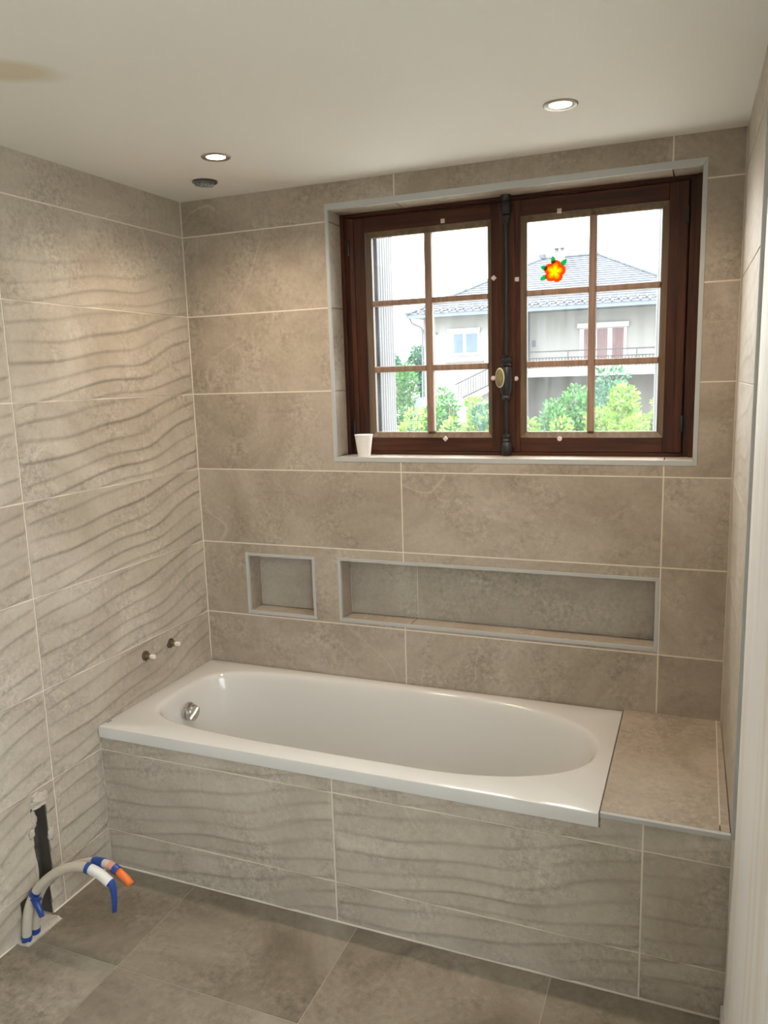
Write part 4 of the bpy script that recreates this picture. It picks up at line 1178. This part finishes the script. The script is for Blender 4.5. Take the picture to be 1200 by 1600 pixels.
m_ = MB(); m_.box(rL-0.18-ho.x, rL+0.25-ho.x, yRd-0.2-ho.y, yRd+0.2-ho.y, zR-ho.z, zR+0.32-ho.z); m_.build('ridge_end_cap', M['roof'], roof, bevel=0.08)
hb('soffit', M['fascia'], (eL + 0.05, yE0 + 0.05, zE - 0.1), (eR - 0.05, yE1 - 0.05, zE - 0.02), roof)
hb('gutter', M['fascia'], (eL, yE0 - 0.12, zE - 0.16), (eR, yE0 + 0.05, zE - 0.02), roof)
m_ = MB(); m_.tube([p-ho for p in spline([HP(-0.3645, 39.0, 0.079), HP(-0.3600, 39.2, 0.071), HP(-0.3475, 39.8, 0.064), HP(-0.3465, 39.9, 0.05), HP(-0.3475, 39.9, -0.03)], 5)], 0.05, 8)
m_.build('downpipe', M['fascia'], house, smooth=True)
cD = 43.4
cx0, cx1 = W(-0.1745, cD), W(-0.163, cD)
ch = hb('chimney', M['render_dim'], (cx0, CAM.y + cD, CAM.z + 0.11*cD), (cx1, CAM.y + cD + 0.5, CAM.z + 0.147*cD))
for xx in (cx0 + 0.1, cx1 - 0.1):
    m_ = MB(); q = Vector((xx, CAM.y + cD + 0.25, CAM.z + 0.147*cD)) - ho
    m_.lathe([(0.11, 0), (0.09, 0.12), (0.13, 0.14), (0.13, 0.2), (0.0, 0.24)], Matrix.Translation(q), 12); m_.build('chimney_pot', M['rail'], ch)
# low white garden wall and neighbour gate at the far left
o = hb('x', M['house_white'], (W(-0.46, 33), CAM.y + 33, GZ), (W(-0.349, 33), CAM.y + 33.2, CAM.z - 0.034*33)); o.name = 'garden_wall'
o.parent = None; o.location = ho; tag(o, 'low white garden wall left of the house', 'wall')
m_ = MB(); m_.box(W(-0.363, 32.8), W(-0.350, 32.8), CAM.y + 32.8, CAM.y + 32.9, GZ, CAM.z - 0.0275*32.8)
o = m_.build('garden_gate', M['fascia']); tag(o, 'small grey garden gate by the house corner', 'gate')

# ---- shrubs and trees
def foliage(rng, blobs, nleaf, size, e):
    vs2, fs2 = [], []
    tot = sum(b[1][0]*b[1][1]*b[1][2] for b in blobs)
    for c, r in blobs:
        m = int(nleaf*(r[0]*r[1]*r[2])/tot)
        for _ in range(m):
            d = Vector((rng.gauss(0, 1), rng.gauss(0, 1), rng.gauss(0, 1))).normalized()
            rad = rng.uniform(0.55, 1.0)**0.5 * (1 + 0.22*mnoise.noise(d*2.5 + Vector(c)))
            p = Vector((c[0]+d.x*r[0]*rad, c[1]+d.y*r[1]*rad, c[2]+d.z*r[2]*rad))
            t = (d + Vector((rng.uniform(-1, 1), rng.uniform(-1, 1), rng.uniform(-0.2, 1.2)))).normalized()
            s = t.cross(Vector((rng.uniform(-1, 1), rng.uniform(-1, 1), rng.uniform(-1, 1)))).normalized()
            l = size*rng.uniform(0.7, 1.4)
            b = len(vs2)
            vs2 += [p, p + t*l*0.5 + s*l*0.27, p + t*l, p + t*l*0.5 - s*l*0.27]
            fs2.append((b, b+1, b+2, b+3))
    return [v - Vector(e.location) for v in vs2], fs2
def shrub(name, label, cat, dx, D, top, half, mat, nleaf, size, seed, group=None, sprigs=0, base=None):
    rng = random.Random(seed)
    x = CAM.x + dx*D; y = CAM.y + D; zt_ = CAM.z + top*D; hw_ = half*D*1.35
    e = empty(name, (x, y, GZ)); tag(e, label, cat, group)
    H = zt_ - GZ
    blobs = []
    for k in range(9):
        t = k/8
        rr = hw_*(0.62 + 0.3*rng.random())*(1 - 0.45*t)
        blobs.append(((x + rng.uniform(-1, 1)*hw_*0.55*(1 - 0.7*t), y + rng.uniform(-0.5, 0.5)*hw_, GZ + H*(0.28 + 0.62*t) - rr*0.25), (rr, rr, rr*0.8)))
    v2, f2 = foliage(rng, blobs, nleaf, size, e)
    fo = MB().add(v2, f2)
    me = bpy.data.meshes.new('foliage'); me.from_pydata(fo.v, [], fo.f); me.materials.append(mat)
    o = bpy.data.objects.new('foliage', me); link(o, e); o['kind'] = 'stuff'
    m_ = MB()
    for k in range(5):
        a = rng.uniform(0, 6.28)
        m_.tube([(0, 0, 0), (0.15*hw_*math.cos(a), 0.15*hw_*math.sin(a), H*0.35), (0.5*hw_*math.cos(a), 0.5*hw_*math.sin(a), H*0.8)], [0.035, 0.025, 0.008], 6)
    m_.build('stem', M['bark'], e)
    return e
LG, LL, LD = M['leaf_green'], M['leaf_lime'], M['leaf_dark']
shrubs = [
    ('mid green shrub tucked against the left shutter', -0.400, 9.0, -0.046, 0.020, LG, 0.05),
    ('yellow-green shrub beside the left shutter', -0.364, 11.0, -0.026, 0.028, LL, 0.055),
    ('green shrub behind the vertical muntin of the left casement', -0.335, 13.2, -0.030, 0.024, LG, 0.065),
    ('round green shrub before the house, below its left window', -0.314, 15.6, -0.004, 0.026, LG, 0.075),
    ('lime green shrub low under the round green shrub', -0.302, 9.2, -0.038, 0.029, LL, 0.048),
    ('yellow-green shrub before the outside stairs', -0.272, 13.2, -0.014, 0.021, LL, 0.065),
    ('dark green shrub low at the right edge of the left casement', -0.258, 11.0, -0.024, 0.027, LD, 0.055),
    ('lime shrub low at the left edge of the right casement', -0.202, 8.2, -0.034, 0.025, LL, 0.055),
    ('green shrub under the balcony, left of the right casement muntin', -0.178, 13.4, -0.022, 0.026, LG, 0.065),
    ('lime shrub low in the bottom left pane of the right casement', -0.162, 9.4, -0.036, 0.026, LL, 0.048),
    ('green shrub at the foot of the tall blue-green shrub', -0.142, 15.8, -0.006, 0.026, LG, 0.075),
    ('tall blue-green shrub in front of the balcony', -0.112, 19.5, 0.010, 0.036, LD, 0.095),
    ('lime shrub behind the vertical muntin of the right casement', -0.118, 11.2, -0.032, 0.024, LL, 0.055),
    ('tall yellow-green shrub beneath the balcony door', -0.084, 13.6, -0.006, 0.025, LL, 0.065),
    ('yellow-green shrub low beside the right shutter', -0.072, 9.4, -0.036, 0.024, LL, 0.048),
    ('yellow-green shrub half hidden by the right shutter', -0.046, 17.0, -0.020, 0.018, LL, 0.08)]
for k, (lab, dx, D, top, half, mat, sz) in enumerate(shrubs):
    shrub('garden_shrub', lab, 'shrub', dx, D, top, half, mat, 5200, sz*1.15, 11 + k, 'shrubs in the garden outside')
shrub('garden_tree', 'small leafy tree left of the house corner', 'tree', -0.372, 28, 0.022, 0.020, LG, 3600, 0.13, 23)
shrub('distant_tree', 'hazy distant tree beside the left shutter', 'tree', -0.392, 80, 0.036, 0.020, LD, 3000, 0.4, 24, 'trees far behind the house')
shrub('distant_tree', 'hazy distant tree touching the house corner', 'tree', -0.350, 85, 0.044, 0.016, LD, 3000, 0.4, 25, 'trees far behind the house')
